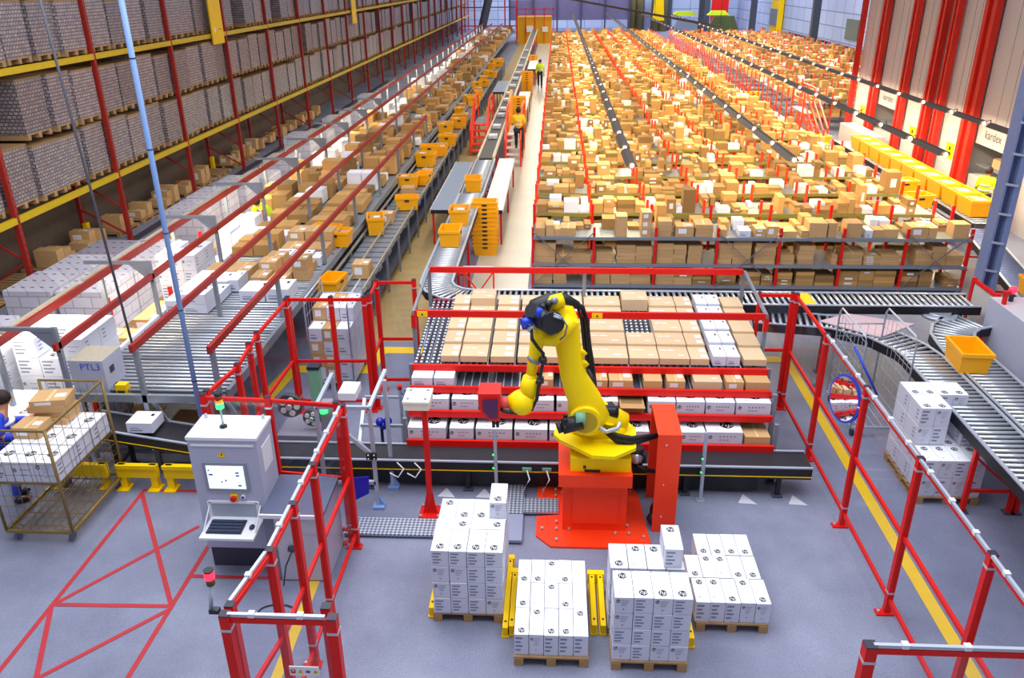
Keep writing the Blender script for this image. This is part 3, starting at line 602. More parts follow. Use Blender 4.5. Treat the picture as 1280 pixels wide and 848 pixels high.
fence('safety_fence', 'red gate frame with light ducting nearest the camera at bottom left', [(-2.63, 4.94), (-1.75, 4.94), (-1.83, 5.06)], [(0, 1)], strip=(0,), pw=.08, mid=None)
fence('safety_fence', 'red fence with clear panels running back beside the grey control cabinet', [(-2.53, 8.44), (-2.53, 7.15), (-2.53, 6.45), (-2.53, 5.75), (-2.63, 5.05)], [(0, 1), (1, 2), (2, 3), (3, 4)], strip=(0, 1, 2, 3), pw=.075)
fence('safety_fence', 'red fence bay right behind the grey control cabinet', [(-3.5, 8.62), (-2.62, 8.52), (-4.33, 8.66)], [(0, 1), (2, 0)], mid=1.0)
fence('safety_fence', 'red fence running back along the wide roller deck', [(-4.3, 11.9), (-4.32, 10.59), (-4.22, 9.53), (-4.33, 8.76), (-4.3, 10.2)], [(0, 1), (1, 2), (2, 3)], mid=1.0)
fence('safety_fence', 'red fence crossing in front of the roll cage of white cartons', [(-4.3, 12.0), (-3.6, 12.02), (-3.06, 12.04)], [(0, 1), (1, 2)], mid=.95)
fence('safety_fence', 'tall narrow red gate closing the brown walkway left of the flow rack', [(-3.0, 12.15), (-3.02, 12.83), (-2.38, 12.85)], [(0, 1), (1, 2)], mid=1.0)
# warning sign strip
s0 = gy(361, 833.5, 4.885); s1 = gy(400, 846, 4.885)
t = thing('warning_sign', 'small white safety sign strip with four symbols on the near red gate', 'sign', tuple(s0))
b = MB(); b.box(s0.x, s1.x, 4.885, 4.892, s1.z, s0.z, LABEL); part('plate', b, t)
wd = (s1.x-s0.x)/4; zc = (s0.z+s1.z)/2
for k in range(4):
    b = MB(); xc = s0.x+wd*(k+.5); f = 4.88
    if k == 0: b.face([(xc-.02, f, zc-.02), (xc+.02, f, zc-.02), (xc+.02, f, zc+.022), (xc-.02, f, zc+.022)], RED); b.sph((xc, f, zc+.008), .009, LABEL, 6, (1, .1, 1))
    elif k == 2: b.face([(xc+.02*cos(a*pi/8), f, zc+.013*sin(a*pi/8)) for a in range(16)], mat('plum print', '#6a3070', .6))
    else: b.face([(xc-.023, f, zc-.018), (xc+.023, f, zc-.018), (xc, f, zc+.024)], YEL); b.face([(xc-.003, f-.001, zc-.012), (xc+.003, f-.001, zc-.012), (xc+.003, f-.001, zc+.01), (xc-.003, f-.001, zc+.01)], INK)
    part('symbol', b, t)
# red beacon on the near post
bp = Vector((-2.76, 4.98, 2.1)); B1 = gy(263, 727, 5.0)
t = thing('signal_beacon', 'glowing red signal lamp on a grey stem clamped to the near gate post', 'signal lamp', tuple(bp))
b = MB(); b.cbox(bp+Vector((.03, 0, 0)), (.08, .05, .04), DARK); part('clamp', b, t)
b = MB(); b.cyl(bp, B1+Vector((0, 0, -.02)), .017, ALU, 10); part('stem', b, t)
b = MB(); b.cyl(B1+Vector((0, 0, -.03)), B1+Vector((0, 0, .03)), .035, mat('olive base', '#4f4c26', .5), 14); part('base', b, t)
b = MB(); b.cyl(B1+Vector((0, 0, .03)), B1+Vector((0, 0, .10)), .04, GLOWR, 14); part('lens', b, t, 'glowing red lens')
b = MB(); b.cyl(B1+Vector((0, 0, .10)), B1+Vector((0, 0, .115)), .04, BLACK, 14); part('cap', b, t)
# mirror on right fence
mc = Vector((3.88, 9.6, 1.68))
t = thing('safety_mirror', 'oval mirror with a blue rim bracketed to the right hand red fence', 'mirror', tuple(mc))
nrm = Vector((-.97, -.22, .12)).normalized(); ax = Vector((0, 0, 1)).cross(nrm).normalized(); ay = nrm.cross(ax)
def oval(rx, ry, off, n=28): return [mc+nrm*off+ax*rx*cos(2*pi*i/n)+ay*ry*sin(2*pi*i/n) for i in range(n)]
b = MB(); b.prism(oval(.34, .32, .03), nrm*.03, BLUE); part('rim', b, t, 'blue rim')
mm = bpy.data.materials.new('mirror glass'); mm.use_nodes = True; q_ = mm.node_tree.nodes['Principled BSDF']; q_.inputs['Metallic'].default_value = 1; q_.inputs['Roughness'].default_value = .02; q_.inputs['Base Color'].default_value = (.85, .87, .9, 1)
b = MB(); c0 = mc+nrm*.1; i0 = len(b.v)
R_ = [oval(.31*k/5, .29*k/5, .065+.012*(1-(k/5)**2)) for k in range(6)]
for k in range(1, 6):
    for i in range(28): b.face([R_[k-1][i], R_[k][i], R_[k][(i+1) % 28], R_[k-1][(i+1) % 28]], mm, True)
part('mirror_glass', b, t)
b = MB(); b.tube([mc+nrm*.02, mc+Vector((.02, -.1, -.02)), (3.9, 9.18, 1.75)], .015, ALU); part('bracket', b, t)

# ================================================================ CONTROL CABINET
t = thing('control_cabinet', 'pale grey control cabinet with screen, warning triangle and fold out keyboard', 'cabinet', (-3.88, 8.2, 0))
x0, x1, y0, y1 = -4.29, -3.46, 7.98, 8.5
b = MB(); b.box(x0, x1, y0, y1, .3, 1.86, CAB); b.box(x0-.01, x1+.01, y0-.01, y1+.01, 1.86, 1.9, WHITE); b.box(x0+.04, x1-.04, y0-.012, y0, 1.78, 1.8, WHITE); part('body', b, t)
b = MB(); b.box(x0+.03, x1-.03, y0+.02, y1-.02, 0, .3, mat('dark plinth', '#39374a', .6)); part('plinth', b, t, 'dark plinth')
b = MB(); b.box(-4.15, -3.62, y0-.02, y0, 1.16, 1.56, mat('screen bezel', '#8b93a4', .4)); sc_ = part('monitor', b, t)
b = MB(); b.box(-4.11, -3.66, y0-.026, y0-.02, 1.2, 1.52, SCREEN); part('screen', b, sc_, 'lit pale screen')
b = MB()
for (u, v, w_) in ((-4.09, 1.39, .05), (-3.76, 1.42, .04), (-3.76, 1.38, .04), (-3.75, 1.24, .04), (-3.9, 1.31, .02), (-3.95, 1.29, .015), (-4.09, 1.45, .015)): b.box(u, u+w_, y0-.03, y0-.026, v, v+.018, mat('screen mark', '#3b4fa8', .5))
part('screen_mark', b, sc_)
b = MB(); f = y0-.004; b.face([(-3.95, f, 1.63), (-3.85, f, 1.63), (-3.9, f, 1.72)], YEL); b.face([(-3.906, f-.002, 1.65), (-3.894, f-.002, 1.65), (-3.894, f-.002, 1.69), (-3.906, f-.002, 1.69)], INK); part('warning_triangle', b, t, 'yellow warning triangle')
b = MB(); b.box(-3.87, -3.79, y0-.03, y0, 1.03, 1.11, YEL); b.cyl((-3.83, y0-.03, 1.07), (-3.83, y0-.07, 1.07), .035, RED, 12); part('emergency_stop', b, t, 'yellow box with red button')
b = MB(); b.cyl((-3.72, y0, 1.08), (-3.72, y0-.03, 1.08), .03, WHITE, 12); b.cyl((-3.72, y0-.03, 1.08), (-3.72, y0-.035, 1.08), .018, BLUE, 10); part('push_button', b, t)
b = MB(); b.box(-4.16, -3.56, y0-.02, y0, .98, 1.01, WHITE); b.box(-4.18, -4.14, y0-.02, y0, .74, 1.0, WHITE); b.box(-3.58, -3.54, y0-.02, y0, .74, 1.0, WHITE); b.box(-4.14, -3.58, y0-.008, y0, .76, .98, mat('recess grey', '#a9b4c4', .5)); part('keyboard_recess', b, t)
b = MB(); b.hexa([(-4.19, y0-.36, .69), (-3.53, y0-.36, .69), (-3.5, y0, .75), (-4.16, y0, .75), (-4.19, y0-.36, .72), (-3.53, y0-.36, .72), (-3.5, y0, .78), (-4.16, y0, .78)], WHITE); sh = part('keyboard_shelf', b, t)
b = MB(); b.hexa([(-4.13, y0-.29, .735), (-3.7, y0-.29, .735), (-3.69, y0-.08, .775), (-4.11, y0-.08, .775), (-4.13, y0-.29, .75), (-3.7, y0-.29, .75), (-3.69, y0-.08, .79), (-4.11, y0-.08, .79)], DARK)
for r in range(4):
    for k in range(13): b.cbox((-4.105+k*.031, y0-.26+r*.05, .76+r*.0095), (.024, .038, .01), mat('key', '#3d4a66', .5))
part('keyboard', b, sh, 'dark keyboard')
b = MB(); b.sph((-3.6, y0-.18, .765), .04, DARK, 10, (.8, 1.2, .5)); part('mouse', b, sh, 'dark mouse')
for x in (-4.16, -3.53): b = MB(); b.bar((x, y0, .95), (x, y0-.26, .76), .012, .012, WHITE); part('strut', b, t)
b = MB(); b.box(x1, x1+.006, 8.1, 8.4, 1.35, 1.7, WHITE); part('side_vent', b, t)
for x in (x0+.06, x1-.06): b = MB(); b.cyl((x, y1-.06, 1.9), (x, y1-.06, 1.95), .02, CHROME, 8); part('lifting_eye', b, t)
c = Vector((-3.93, 8.22, 1.9))
b = MB(); b.cyl(c, c+Vector((0, 0, .02)), .045, BLACK, 12); b.cyl(c, c+Vector((0, 0, .26)), .014, ALU, 8); st = part('signal_tower', b, t)
for k, (z, m_) in enumerate(((.26, GLOWG), (.33, mat('amber lens', '#ffa818', .3, emit=.6)), (.37, mat('red lens', '#a01010', .3)), (.42, BLACK))):
    b = MB(); b.cyl(c+Vector((0, 0, z)), c+Vector((0, 0, z+(.07 if k == 0 else .05))), .045, m_, 14); part('lamp_segment', b, st, ['glowing green lens', 'amber lens', 'dark red lens', 'black top'][k])
t = thing('equipment_cabinet', 'low grey cabinet with a dark sloped top behind the near red fence', 'cabinet', (-3.0, 8.0, 0))
b = MB(); b.box(-3.3, -2.72, 7.75, 8.5, .02, .95, mat('lavender grey sheet', '#c3c0cf', .5)); b.box(-3.44, -3.3, 7.78, 8.5, .02, .95, mat('blue grey sheet', '#71788c', .5)); part('body', b, t)
b = MB(); b.hexa([(-3.46, 7.74, .95), (-2.7, 7.74, .95), (-2.7, 8.55, .98), (-3.46, 8.55, .98), (-3.46, 7.74, .99), (-2.7, 7.74, .99), (-2.7, 8.55, 1.02), (-3.46, 8.55, 1.02)], mat('slate top', '#59617c', .45)); b.box(-3.46, -2.7, 7.72, 7.745, .95, 1.0, WHITE); part('top', b, t)
b = MB(); b.cyl((-3.12, 7.74, .52), (-3.12, 7.70, .5), .05, BLACK, 12); b.tube([(-3.12, 7.7, .48), (-3.2, 7.66, .3), (-3.24, 7.6, .05)], .01, BLACK); part('plug', b, t)
b = MB(); b.tube([(-3.2+.22*cos(a*pi/8), 7.2+.12*sin(a*pi/8), .012) for a in range(16)], .01, BLACK); solo('cable_loop', b, 'loop of black cable lying on the floor by the near gate', 'cable', (-3.2, 7.2, 0))

# aluminium strapping frame
t = thing('aluminium_frame', 'aluminium profile frame straddling the belt left of the slim red post', 'frame', (-2.8, 9.7, 0))
X0, X1, Y0, Y1, Z = -3.15, -2.43, 9.32, 10.2, 1.58
for (x, y, z) in ((X1, Y0, Z), (X0, Y0, Z), (X0, Y1, Z), (X1+.12, Y1-.4, 1.75)): b = MB(); b.bar((x, y, .03), (x, y, z), .05, .05, ALU, (0, 1, 0)); part('post', b, t)
for p, q in (((X0, Y0, Z), (X1, Y0, Z)), ((X0, Y0, Z), (X0, Y1, Z+.05)), ((X1, Y0, Z), (X1+.05, Y1, Z+.12)), ((X0, Y0, .4), (X1, Y0, .4)), ((X0+.2, Y0, 1.35), (X1-.02, Y0, .85))): b = MB(); b.bar(p, q, .05, .05, ALU); part('profile', b, t)
b = MB(); b.cbox((X1-.02, Y0-.04, .85), (.14, .04, .1), BLACK); [b.sph((X1-.02+dx, Y0-.065, .85+dz), .012, WHITE, 6) for dx in (-.04, .04) for dz in (-.03, .03)]; part('bracket', b, t, 'black bracket')
for x, y in ((X1, Y0), (X1+.12, Y1-.4)): b = MB(); b.cbox((x+.02, y-.02, .02), (.16, .14, .04), POLEB); b.hexa([(x-.02, y-.02, .04), (x+.1, y-.02, .04), (x, y-.02, .24), (x-.02, y-.02, .24), (x-.02, y+.02, .04), (x+.1, y+.02, .04), (x, y+.02, .24), (x-.02, y+.02, .24)], POLEB); part('foot_plate', b, t)
b = MB(); b.box(-2.92, -2.68, 9.6, 9.95, Z-.05, Z+.06, WHITE); part('control_box', b, t, 'white control box')
b = MB(); b.hexa([(-2.76, 9.22, .14), (-2.52, 9.22, .28), (-2.5, 9.22, .56), (-2.8, 9.22, .52), (-2.76, 9.235, .14), (-2.52, 9.235, .28), (-2.5, 9.235, .56), (-2.8, 9.235, .52)], DBLUE); solo('blue_sheet', b, 'dark blue plastic sheet hanging from the aluminium frame near the floor', 'plastic sheet', (-2.65, 9.24, .12))
# strapping machine behind the fence
t = thing('strapping_machine', 'strapping head with white reels and a green lit lamp behind the belt', 'machine', (-3.6, 10.7, 0))
b = MB(); b.box(-4.15, -3.35, 10.35, 11.0, 0, .5, mat('machine grey', '#8a8896', .5)); part('base', b, t)
for (dx, dz, r) in ((-.2, .3, .19), (.12, .1, .14)):
    b = MB(); cc = Vector((-3.75+dx, 10.5, .62+dz)); b.cyl(cc, cc+Vector((0, .08, 0)), r, mat('dark reel', '#3f3c46', .5), 20)
    for k in range(5): a = k*2*pi/5; b.cyl(cc+Vector((cos(a)*r*.6, -.02, sin(a)*r*.6)), cc+Vector((cos(a)*r*.6, .0, sin(a)*r*.6)), r*.25, mat('ivory plastic', '#e6dfd0', .5), 8)
    b.cyl(cc+Vector((0, -.05, 0)), cc, r*.25, CHROME, 10); part('reel', b, t)
b = MB(); b.box(-3.5, -3.3, 10.5, 10.62, .5, 1.0, mat('machine grey', '#8a8896', .5)); b.cyl((-3.42, 10.46, .85), (-3.42, 10.46, .92), .06, GLOWG, 12); part('signal', b, t, 'green lit lamp')
t = thing('machine_column', 'pale green square column with a dark cap behind the strapping reels', 'column', (-3.95, 11.2, 0))
b = MB(); b.bar((-3.7, 11.1, 0), (-3.7, 11.1, 1.28), .17, .15, GREEN, (0, 1, 0)); part('post', b, t); b = MB(); b.cbox((-3.7, 11.1, 1.3), (.19, .17, .05), DARK); part('cap', b, t)
t = thing('belt_scale_frame', 'low aluminium frame with blue motors beyond the belt', 'frame', (-2.4, 10.8, 0))
for x in (-2.95, -2.15): b = MB(); b.bar((x, 10.3, .05), (x, 11.1, .75), .05, .06, WHITE); part('side_bar', b, t)
for y, z in ((10.7, .5), (11.1, .78)): b = MB(); b.bar((-2.95, y, z), (-2.15, y, z), .04, .04, ALU); part('cross_bar', b, t)
b = MB(); [b.sph((-2.62+dx, 10.6, .62+dz), .07, mat('cobalt', '#1420a0', .3), 8) for dx, dz in ((0, 0), (.12, .02), (.05, -.06))]; b.bar((-2.6, 10.6, .0), (-2.6, 10.6, .6), .04, .04, DARK, (0, 1, 0)); part('motor', b, t, 'dark blue motors')
b = MB(); b.tube([(-2.4, 11.0, 1.0), (-2.2, 10.9, .8), (-2.1, 10.7, .6), (-2.1, 10.5, .2)], .015, BLUE); b.bar((-2.35, 10.95, 0), (-2.35, 10.95, 1.0), .04, .04, ALU, (0, 1, 0)); b.cyl((-2.35, 10.95, 1.0), (-2.35, 10.95, 1.08), .03, RED, 8); part('switch_post', b, t)

# blue vertical pipe and left conduit
b = MB(); b.cyl((-4.68, 9.2, 0), (-4.68, 9.2, 9), .032, POLEB, 12)
for z in range(1, 9): b.cyl((-4.68, 9.2, z), (-4.68, 9.2, z+.015), .035, DARK, 12)
solo('vertical_pipe', b, 'light blue vertical pipe rising behind the control cabinet', 'pipe', (-4.68, 9.2, 0))
b = MB(); b.cyl((-6.05, 10.3, 2.0), (-6.35, 10.3, 9), .018, mat('dull conduit', '#5c5d68', .5), 8); solo('hanging_conduit', b, 'thin dark conduit dropping onto the end of the red rail', 'conduit', (-6.05, 10.3, 2.0))

# ================================================================ ROLL CAGE LEFT with cartons
t = thing('roll_cage', 'bronze wire roll cage with a loaded upper shelf at the left edge', 'roll cage', (-6.75, 9.05, 0))
x0, x1, y0, y1 = -7.17, -6.27, 8.35, 9.72
for x in (x0+.08, x1-.08):
    for y in (y0+.08, y1-.08):
        b = MB(); b.cyl((x-.02, y, .06), (x+.02, y, .06), .06, mat('castor blue grey', '#5a6b82', .5), 12); b.bar((x, y, .08), (x, y, .16), .05, .05, WIRE, (0, 1, 0)); part('castor', b, t)
b = MB()
for y in (y0, y1): b.bar((x0, y, .18), (x1, y, .18), .04, .04, WIRE)
for x in (x0, x1): b.bar((x, y0, .18), (x, y1, .18), .04, .04, WIRE)
for i in range(8): x = x0+(x1-x0)*(i+.5)/8; b.bar((x, y0, .18), (x, y1, .18), .014, .014, WIRE)
for i in range(5): y = y0+(y1-y0)*(i+.5)/5; b.bar((x0, y, .175), (x1, y, .175), .012, .012, WIRE)
part('base_frame', b, t)
for x in (x0, x1):
    for y in (y0, y1): b = MB(); b.tube([(x, y, .18), (x, y, 1.72)], .02, WIRE, 8); part('corner_post', b, t)
def grid(b, p, u, v, nu, nv, r=.005, m_=WIRE):
    p, u, v = Vector(p), Vector(u), Vector(v)
    for i in range(nu+1): b.bar(p+u*(i/nu), p+u*(i/nu)+v, r, r, m_)
    for j in range(nv+1): b.bar(p+v*(j/nv), p+v*(j/nv)+u, r, r, m_)
for nm, p, u in (('front_mesh', (x0, y0, .25), (x1-x0, 0, 0)), ('side_mesh', (x1, y0, .25), (0, y1-y0, 0)), ('rear_mesh', (x0, y1, .25), (x1-x0, 0, 0))):
    b = MB(); grid(b, p, u, (0, 0, 1.45), 8, 9); b.bar(Vector(p)+Vector((0, 0, 1.46)), Vector(p)+Vector(u)+Vector((0, 0, 1.46)), .025, .025, WIRE); part(nm, b, t)
b = MB(); b.box(x0+.02, x1-.02, y0+.02, y1-.02, .90, .93, WIRE); part('shelf', b, t)
RC = 'on the roll cage shelf'
for i in range(3):
    for j in range(3):
        pbox(.28, .42, .3, 'side', 'bca'[(i+j) % 3], (x0+.16+.29*i, y0+.24+.44*j, .93), 'white printer carton, %s column, %s row, %s' % (from_left(i, 3), rowname[j], RC))
carton('label', (-6.98, 9.1, 1.235), (.36, .32, .16), 'low brown carton with labels on the back left of the roll cage load')
for k, (dx, dy, w) in enumerate(((0, 0, .55), (.03, .02, .5), (-.02, .0, .55), (.01, .01, .52))): carton('label' if k == 3 else 'plain', (-6.9+dx, 9.5+dy, 1.235+.09*k), (w*.9, .36, .088), 'flat brown carton, %s from the bottom, small stack on the roll cage' % ordn(k), rz=.06*k)
# printer controller box PTL3
t = thing('printer_box', 'light grey controller box marked with blue letters beside the sloping belt', 'controller box', (-6.85, 10.6, 0))
b = MB(); b.box(-7.12, -6.6, 10.36, 10.9, 1.05, 1.7, CAB, mat('grimy top', '#a9a08e', .7, noise=.3, nscale=20)); part('case', b, t)
b = MB(); b.text('PTL3', .15, (-6.8, 10.353, 1.6), (1, 0, 0), (0, 0, 1), mat('blue lettering', '#3558c8', .5)); part('lettering', b, t, 'blue letters PTL3')
b = MB()
for z in (1.36, 1.06): b.box(-6.598, -6.592, 10.5, 10.62, z+.08, z+.18, DARK)
part('vent', b, t, 'dark square vents')
b = MB(); [b.box(x, x+.05, y, y+.05, 0, 1.05, GALV) for x in (-7.1, -6.67) for y in (10.4, 10.8)]; part('stand', b, t)
belt('belt_conveyor', 'short sloping black belt conveyor coming down beside the roll cage', -6.75, -4.5, 9.8, 10.3, .9, .53, (-6.4, -5.0))
t = thing('scanner', 'yellow and black scanner head looking down at the sloping belt', 'scanner', (-6.35, 10.4, 0)); b = MB(); b.cbox((-6.4, 10.4, 1.22), (.16, .12, .2), YEL); b.cbox((-6.4, 10.33, 1.18), (.1, .03, .1), BLACK); part('head', b, t); b = MB(); b.bar((-6.75, 10.42, 1.1), (-6.4, 10.42, 1.2), .05, .04, DARK); b.bar((-6.75, 10.42, 0), (-6.75, 10.42, 1.12), .05, .05, DARK, (0, 1, 0)); part('bracket', b, t)
carton('white', (-5.95, 10.02, .81), (.38, .36, .16), 'white carton riding down the sloping belt', name='white_carton')
# yellow barriers
for k, (xa, xb) in enumerate(((-7.3, -6.45), (-6.3, -5.7), (-5.6, -4.95))):
    t = thing('floor_barrier', 'yellow steel floor barrier %s' % ('behind the roll cage', 'between roll cage and the sloping belt legs', 'just left of the control cabinet')[k], 'barrier', ((xa+xb)/2, 9.65, 0)); b = MB(); b.box(xa, xb, 9.6, 9.68, .2, .4, YEL); b.box(xa, xb, 9.57, 9.6, .36, .42, YEL); part('beam', b, t)
    for x in (xa+.07, xb-.07): b = MB(); b.bar((x, 9.65, .01), (x, 9.65, .4), .1, .08, YEL, (0, 1, 0)); b.cbox((x, 9.62, .012), (.17, .2, .02), YEL); part('leg', b, t)

# ================================================================ PALLET FLOW LANES (left of the cell)
t = thing('pallet_flow_frame', 'red railed steel frame of the wide roller deck on the left', 'roller frame', (-6.1, 10.3, 0))
RX = {-4.87: 31, -6.0: 95, -7.12: 95, -8.06: 95}
for x, ye in RX.items():
    b = MB(); b.bar((x, 10.15 if x > -8 else 8.8, 2.0), (x, ye, 2.0), .06, .11, RAIL); part('top_rail', b, t)
    for k in range(29):
        y = 10.25+2.95*k
        if y > ye: break
        zb = 0 if x in (-6.0, -4.87, -7.12) and k == 0 else (0 if x < -7 else 1.25)
        b = MB(); b.bar((x, y, zb), (x, y, 1.95), .07, .06, GALV, (0, 1, 0)); part('upright', b, t)
for k in range(9):
    y = 10.25+2.95*k
    b = MB(); b.box(-7.15, -4.85, y-.03, y+.03, 1.1, 1.22, GALV); part('cross_beam', b, t)
    b = MB(); b.bar((-7.12, y, 2.25), (-8.3, y, 2.25), .05, .06, GALV); b.bar((-7.12, y, 1.9), (-7.12, y, 2.28), .06, .06, GALV, (0, 1, 0)); b.prism([(-7.15, y-.01, 2.22), (-7.5, y-.01, 2.22), (-7.15, y-.01, 1.9)], (0, .02, 0), GALV); part('cantilever_bracket', b, t)
for x in (-6.0, -4.87): b = MB(); b.bar((x+.4, 10.3, .4), (x+.02, 10.3, 1.2), .05, .05, GALV); part('brace', b, t)
b = MB(); b.bar((-7.12, 10.3, .32), (-4.8, 10.3, .32), .07, .07, GALV); b.bar((-7.12, 10.32, .2), (-4.8, 10.32, .2), .05, .05, GALV); part('cross_beam', b, t)
t = thing('roller_deck', 'wide grey roller deck with brown and white cartons further back', 'roller deck', (-6.1, 10.4, 1.1))
b = MB()
for k in range(67): y = 10.4+k*.12; b.cyl((-7.1, y, 1.21), (-4.8, y, 1.21), .028, CHROME if k % 9 else GALV, 6)
part('roller_bed', b, t)
b = MB(); b.box(-7.1, -4.8, 10.4, 18.4, 1.1, 1.12, mat('dark under tray', '#3b3b46', .7)); part('under_tray', b, t)  # dark sheet added as the shade between the rollers
for x in (-7.14, -4.78): b = MB(); b.box(x-.03, x+.03, 10.35, 96, 1.12, 1.27, WHITE if x < -7 else GALV); part('side_channel', b, t)
b = MB(); b.box(-7.1, -4.8, 18.4, 96, 1.17, 1.2, GALV); part('deck_plate', b, t)
carton('plain', (-5.5, 10.9, .36), (1.1, .7, .05), 'flat sheet of brown cardboard under the front of the roller deck')
carton('plain', (-6.6, 11.0, .36), (.5, .8, .05), 'smaller flat sheet of brown cardboard under the roller deck left end')
# lamp tubes on the leftmost rail
for k in range(14):
    y = 10.6+k*2.3; t = thing('tube_lamp', 'lit tube lamp beside the leftmost red rail, %s from the front' % ordn(k), 'lamp', (-8.25, y, 2.02)); b = MB(); b.box(-8.24, -8.16, y, y+2.1, 2.0, 2.04, mat('ivory housing', '#b9ae94', .5)); part('housing', b, t); b = MB(); b.cyl((-8.2, y+.05, 1.985), (-8.2, y+2.05, 1.985), .016, LAMPW, 8); part('tube', b, t)
# contents of the lanes
R4 = random.Random(12)
nb = 0; STF = MB(); STF_W = MB()
def stuff_box(x, y, z, w, d, h, white=False):
    if white: STF_W.box(x-w/2, x+w/2, y-d/2, y+d/2, z, z+h, WBOX)
    else:
        STF.box(x-w/2, x+w/2, y-d/2, y+d/2, z, z+h, CARTI)
def fill_lane(xa, xb, ya, yb, z0, hmax, pw, where, lim, hfun=None):
    global nb
    y = ya; row = 0
    while y < yb:
        d = R4.uniform(.38, .6); x = xa; i = 0; rowh = R4.uniform(.38, hmax); gap = R4.random() < .06
        rw = R4.random() < pw
        while x < xb-.2:
            w = min(R4.uniform(.3, .6), xb-x)
            if not gap and R4.random() > .04:
                n = max(1, int(rowh*R4.uniform(.5, 1)/.24)); hh = R4.uniform(.17, .26)
                if y < lim:
                    for k in range(n):
                        kd = 'white' if rw else R4.choice(['plain', 'tape', 'label', 'label'])
                        nb += 1
                        carton(kd, (x+w/2, y+d/2, z0+hh*k), (w-.02, d-.02, hh-.005), '%s carton, %s across, %s row back, %s, %s' % ('white' if rw else 'brown', ordn(i), ordn(row), layer(k, 9), where), rz=R4.uniform(-.03, .03), name='white_carton' if rw else 'carton')
                else: stuff_box(x+w/2, y+d/2, z0, w-.02, d-.02, hh*n, rw)
            x += w; i += 1
        y += d+(R4.uniform(.3, 1.4) if gap else .03); row += 1
fill_lane(-7.05, -6.1, 13.3, 96, 1.25, .7, .2, 'left half of roller deck', 16.5)
fill_lane(-5.9, -4.9, 13.9, 96, 1.25, .7, .12, 'right half of roller deck', 17.5)
# white carton blocks between the two left rails, standing on pallets
def block(x0, x1, y0, y1, z0, z1, nx, ny, nz, label, white=True, cap=None):
    w, d, h = (x1-x0)/nx, (y1-y0)/ny, (z1-z0)/nz
    for i in range(nx):
        for j in range(ny):
            for k in range(nz):
                if k == nz-1 and cap and R4.random() < cap: continue
                if white: pbox(round(w-.01, 3), round(d-.01, 3), round(h-.004, 3), 'near' if R4.random() < .6 else 'none', R4.choice('bc'), (x0+w*(i+.5), y0+d*(j+.5), z0+h*k), 'white printer carton, %s column, %s row, %s, %s' % (from_left(i, nx), ['front', 'rear'][j], layer(k, nz), label))
                else: carton('label', (x0+w*(i+.5), y0+d*(j+.5), z0+h*k), (w-.01, d-.01, h-.004), 'brown carton, %s column, %s row, %s, %s' % (from_left(i, nx), ['front', 'rear'][j], layer(k, nz), label))
for k, (x0, x1, y0, y1, z1, wh, lb) in enumerate(((-9.3, -8.6, 10.9, 11.9, 1.5, 1, 'block at left edge'), (-8.5, -7.65, 9.95, 10.75, 1.0, 1, 'low block by lettered box'), (-8.4, -7.25, 11.0, 12.0, 1.75, 1, 'tall block, first bracket'), (-8.0, -7.2, 12.5, 13.4, 1.1, 0, 'block, second bracket'), (-8.0, -7.2, 13.8, 14.8, .9, 0, 'low block behind second bracket'), (-8.0, -7.2, 15.1, 16.1, 1.75, 1, 'tall block, third bracket'))):
    pallet('wooden pallet under the white carton %s' % lb, (x0+x1)/2, (y0+y1)/2, x1-x0, y1-y0); block(x0, x1, y0, y1, .12, z1, 3 if wh else 2, 2, 5 if wh else 3, lb, bool(wh), .15)
y = 16.6
while y < 95:
    l = R4.uniform(.9, 1.2); h = R4.uniform(.7, 1.7); wh = R4.random() < .6; x = -8.0
    for a in range(2):
        for c_ in range(2): STF_ = STF_W if wh else STF; stuff_box(-7.8+.4*a, y+l*(.25+.5*c_), 0, .38, l/2-.02, h*R4.uniform(.75, 1), wh)
    y += l+R4.uniform(.05, .5)
# orange red lane posts among the white blocks
for k, (x, y) in enumerate(((-7.25, 10.95), (-8.15, 13.4), (-7.25, 14.0), (-8.15, 17.6), (-7.3, 19.5))):
    t = thing('lane_post', 'short orange red post among the white carton blocks, %s from the front' % ordn(k), 'post', (x, y, 0)); b = MB(); b.bar((x, y, .01), (x, y, 1.5), .07, .05, RED, (0, 1, 0)); part('post', b, t); b = MB(); b.cbox((x, y, .01), (.14, .12, .02), RED); part('foot', b, t)
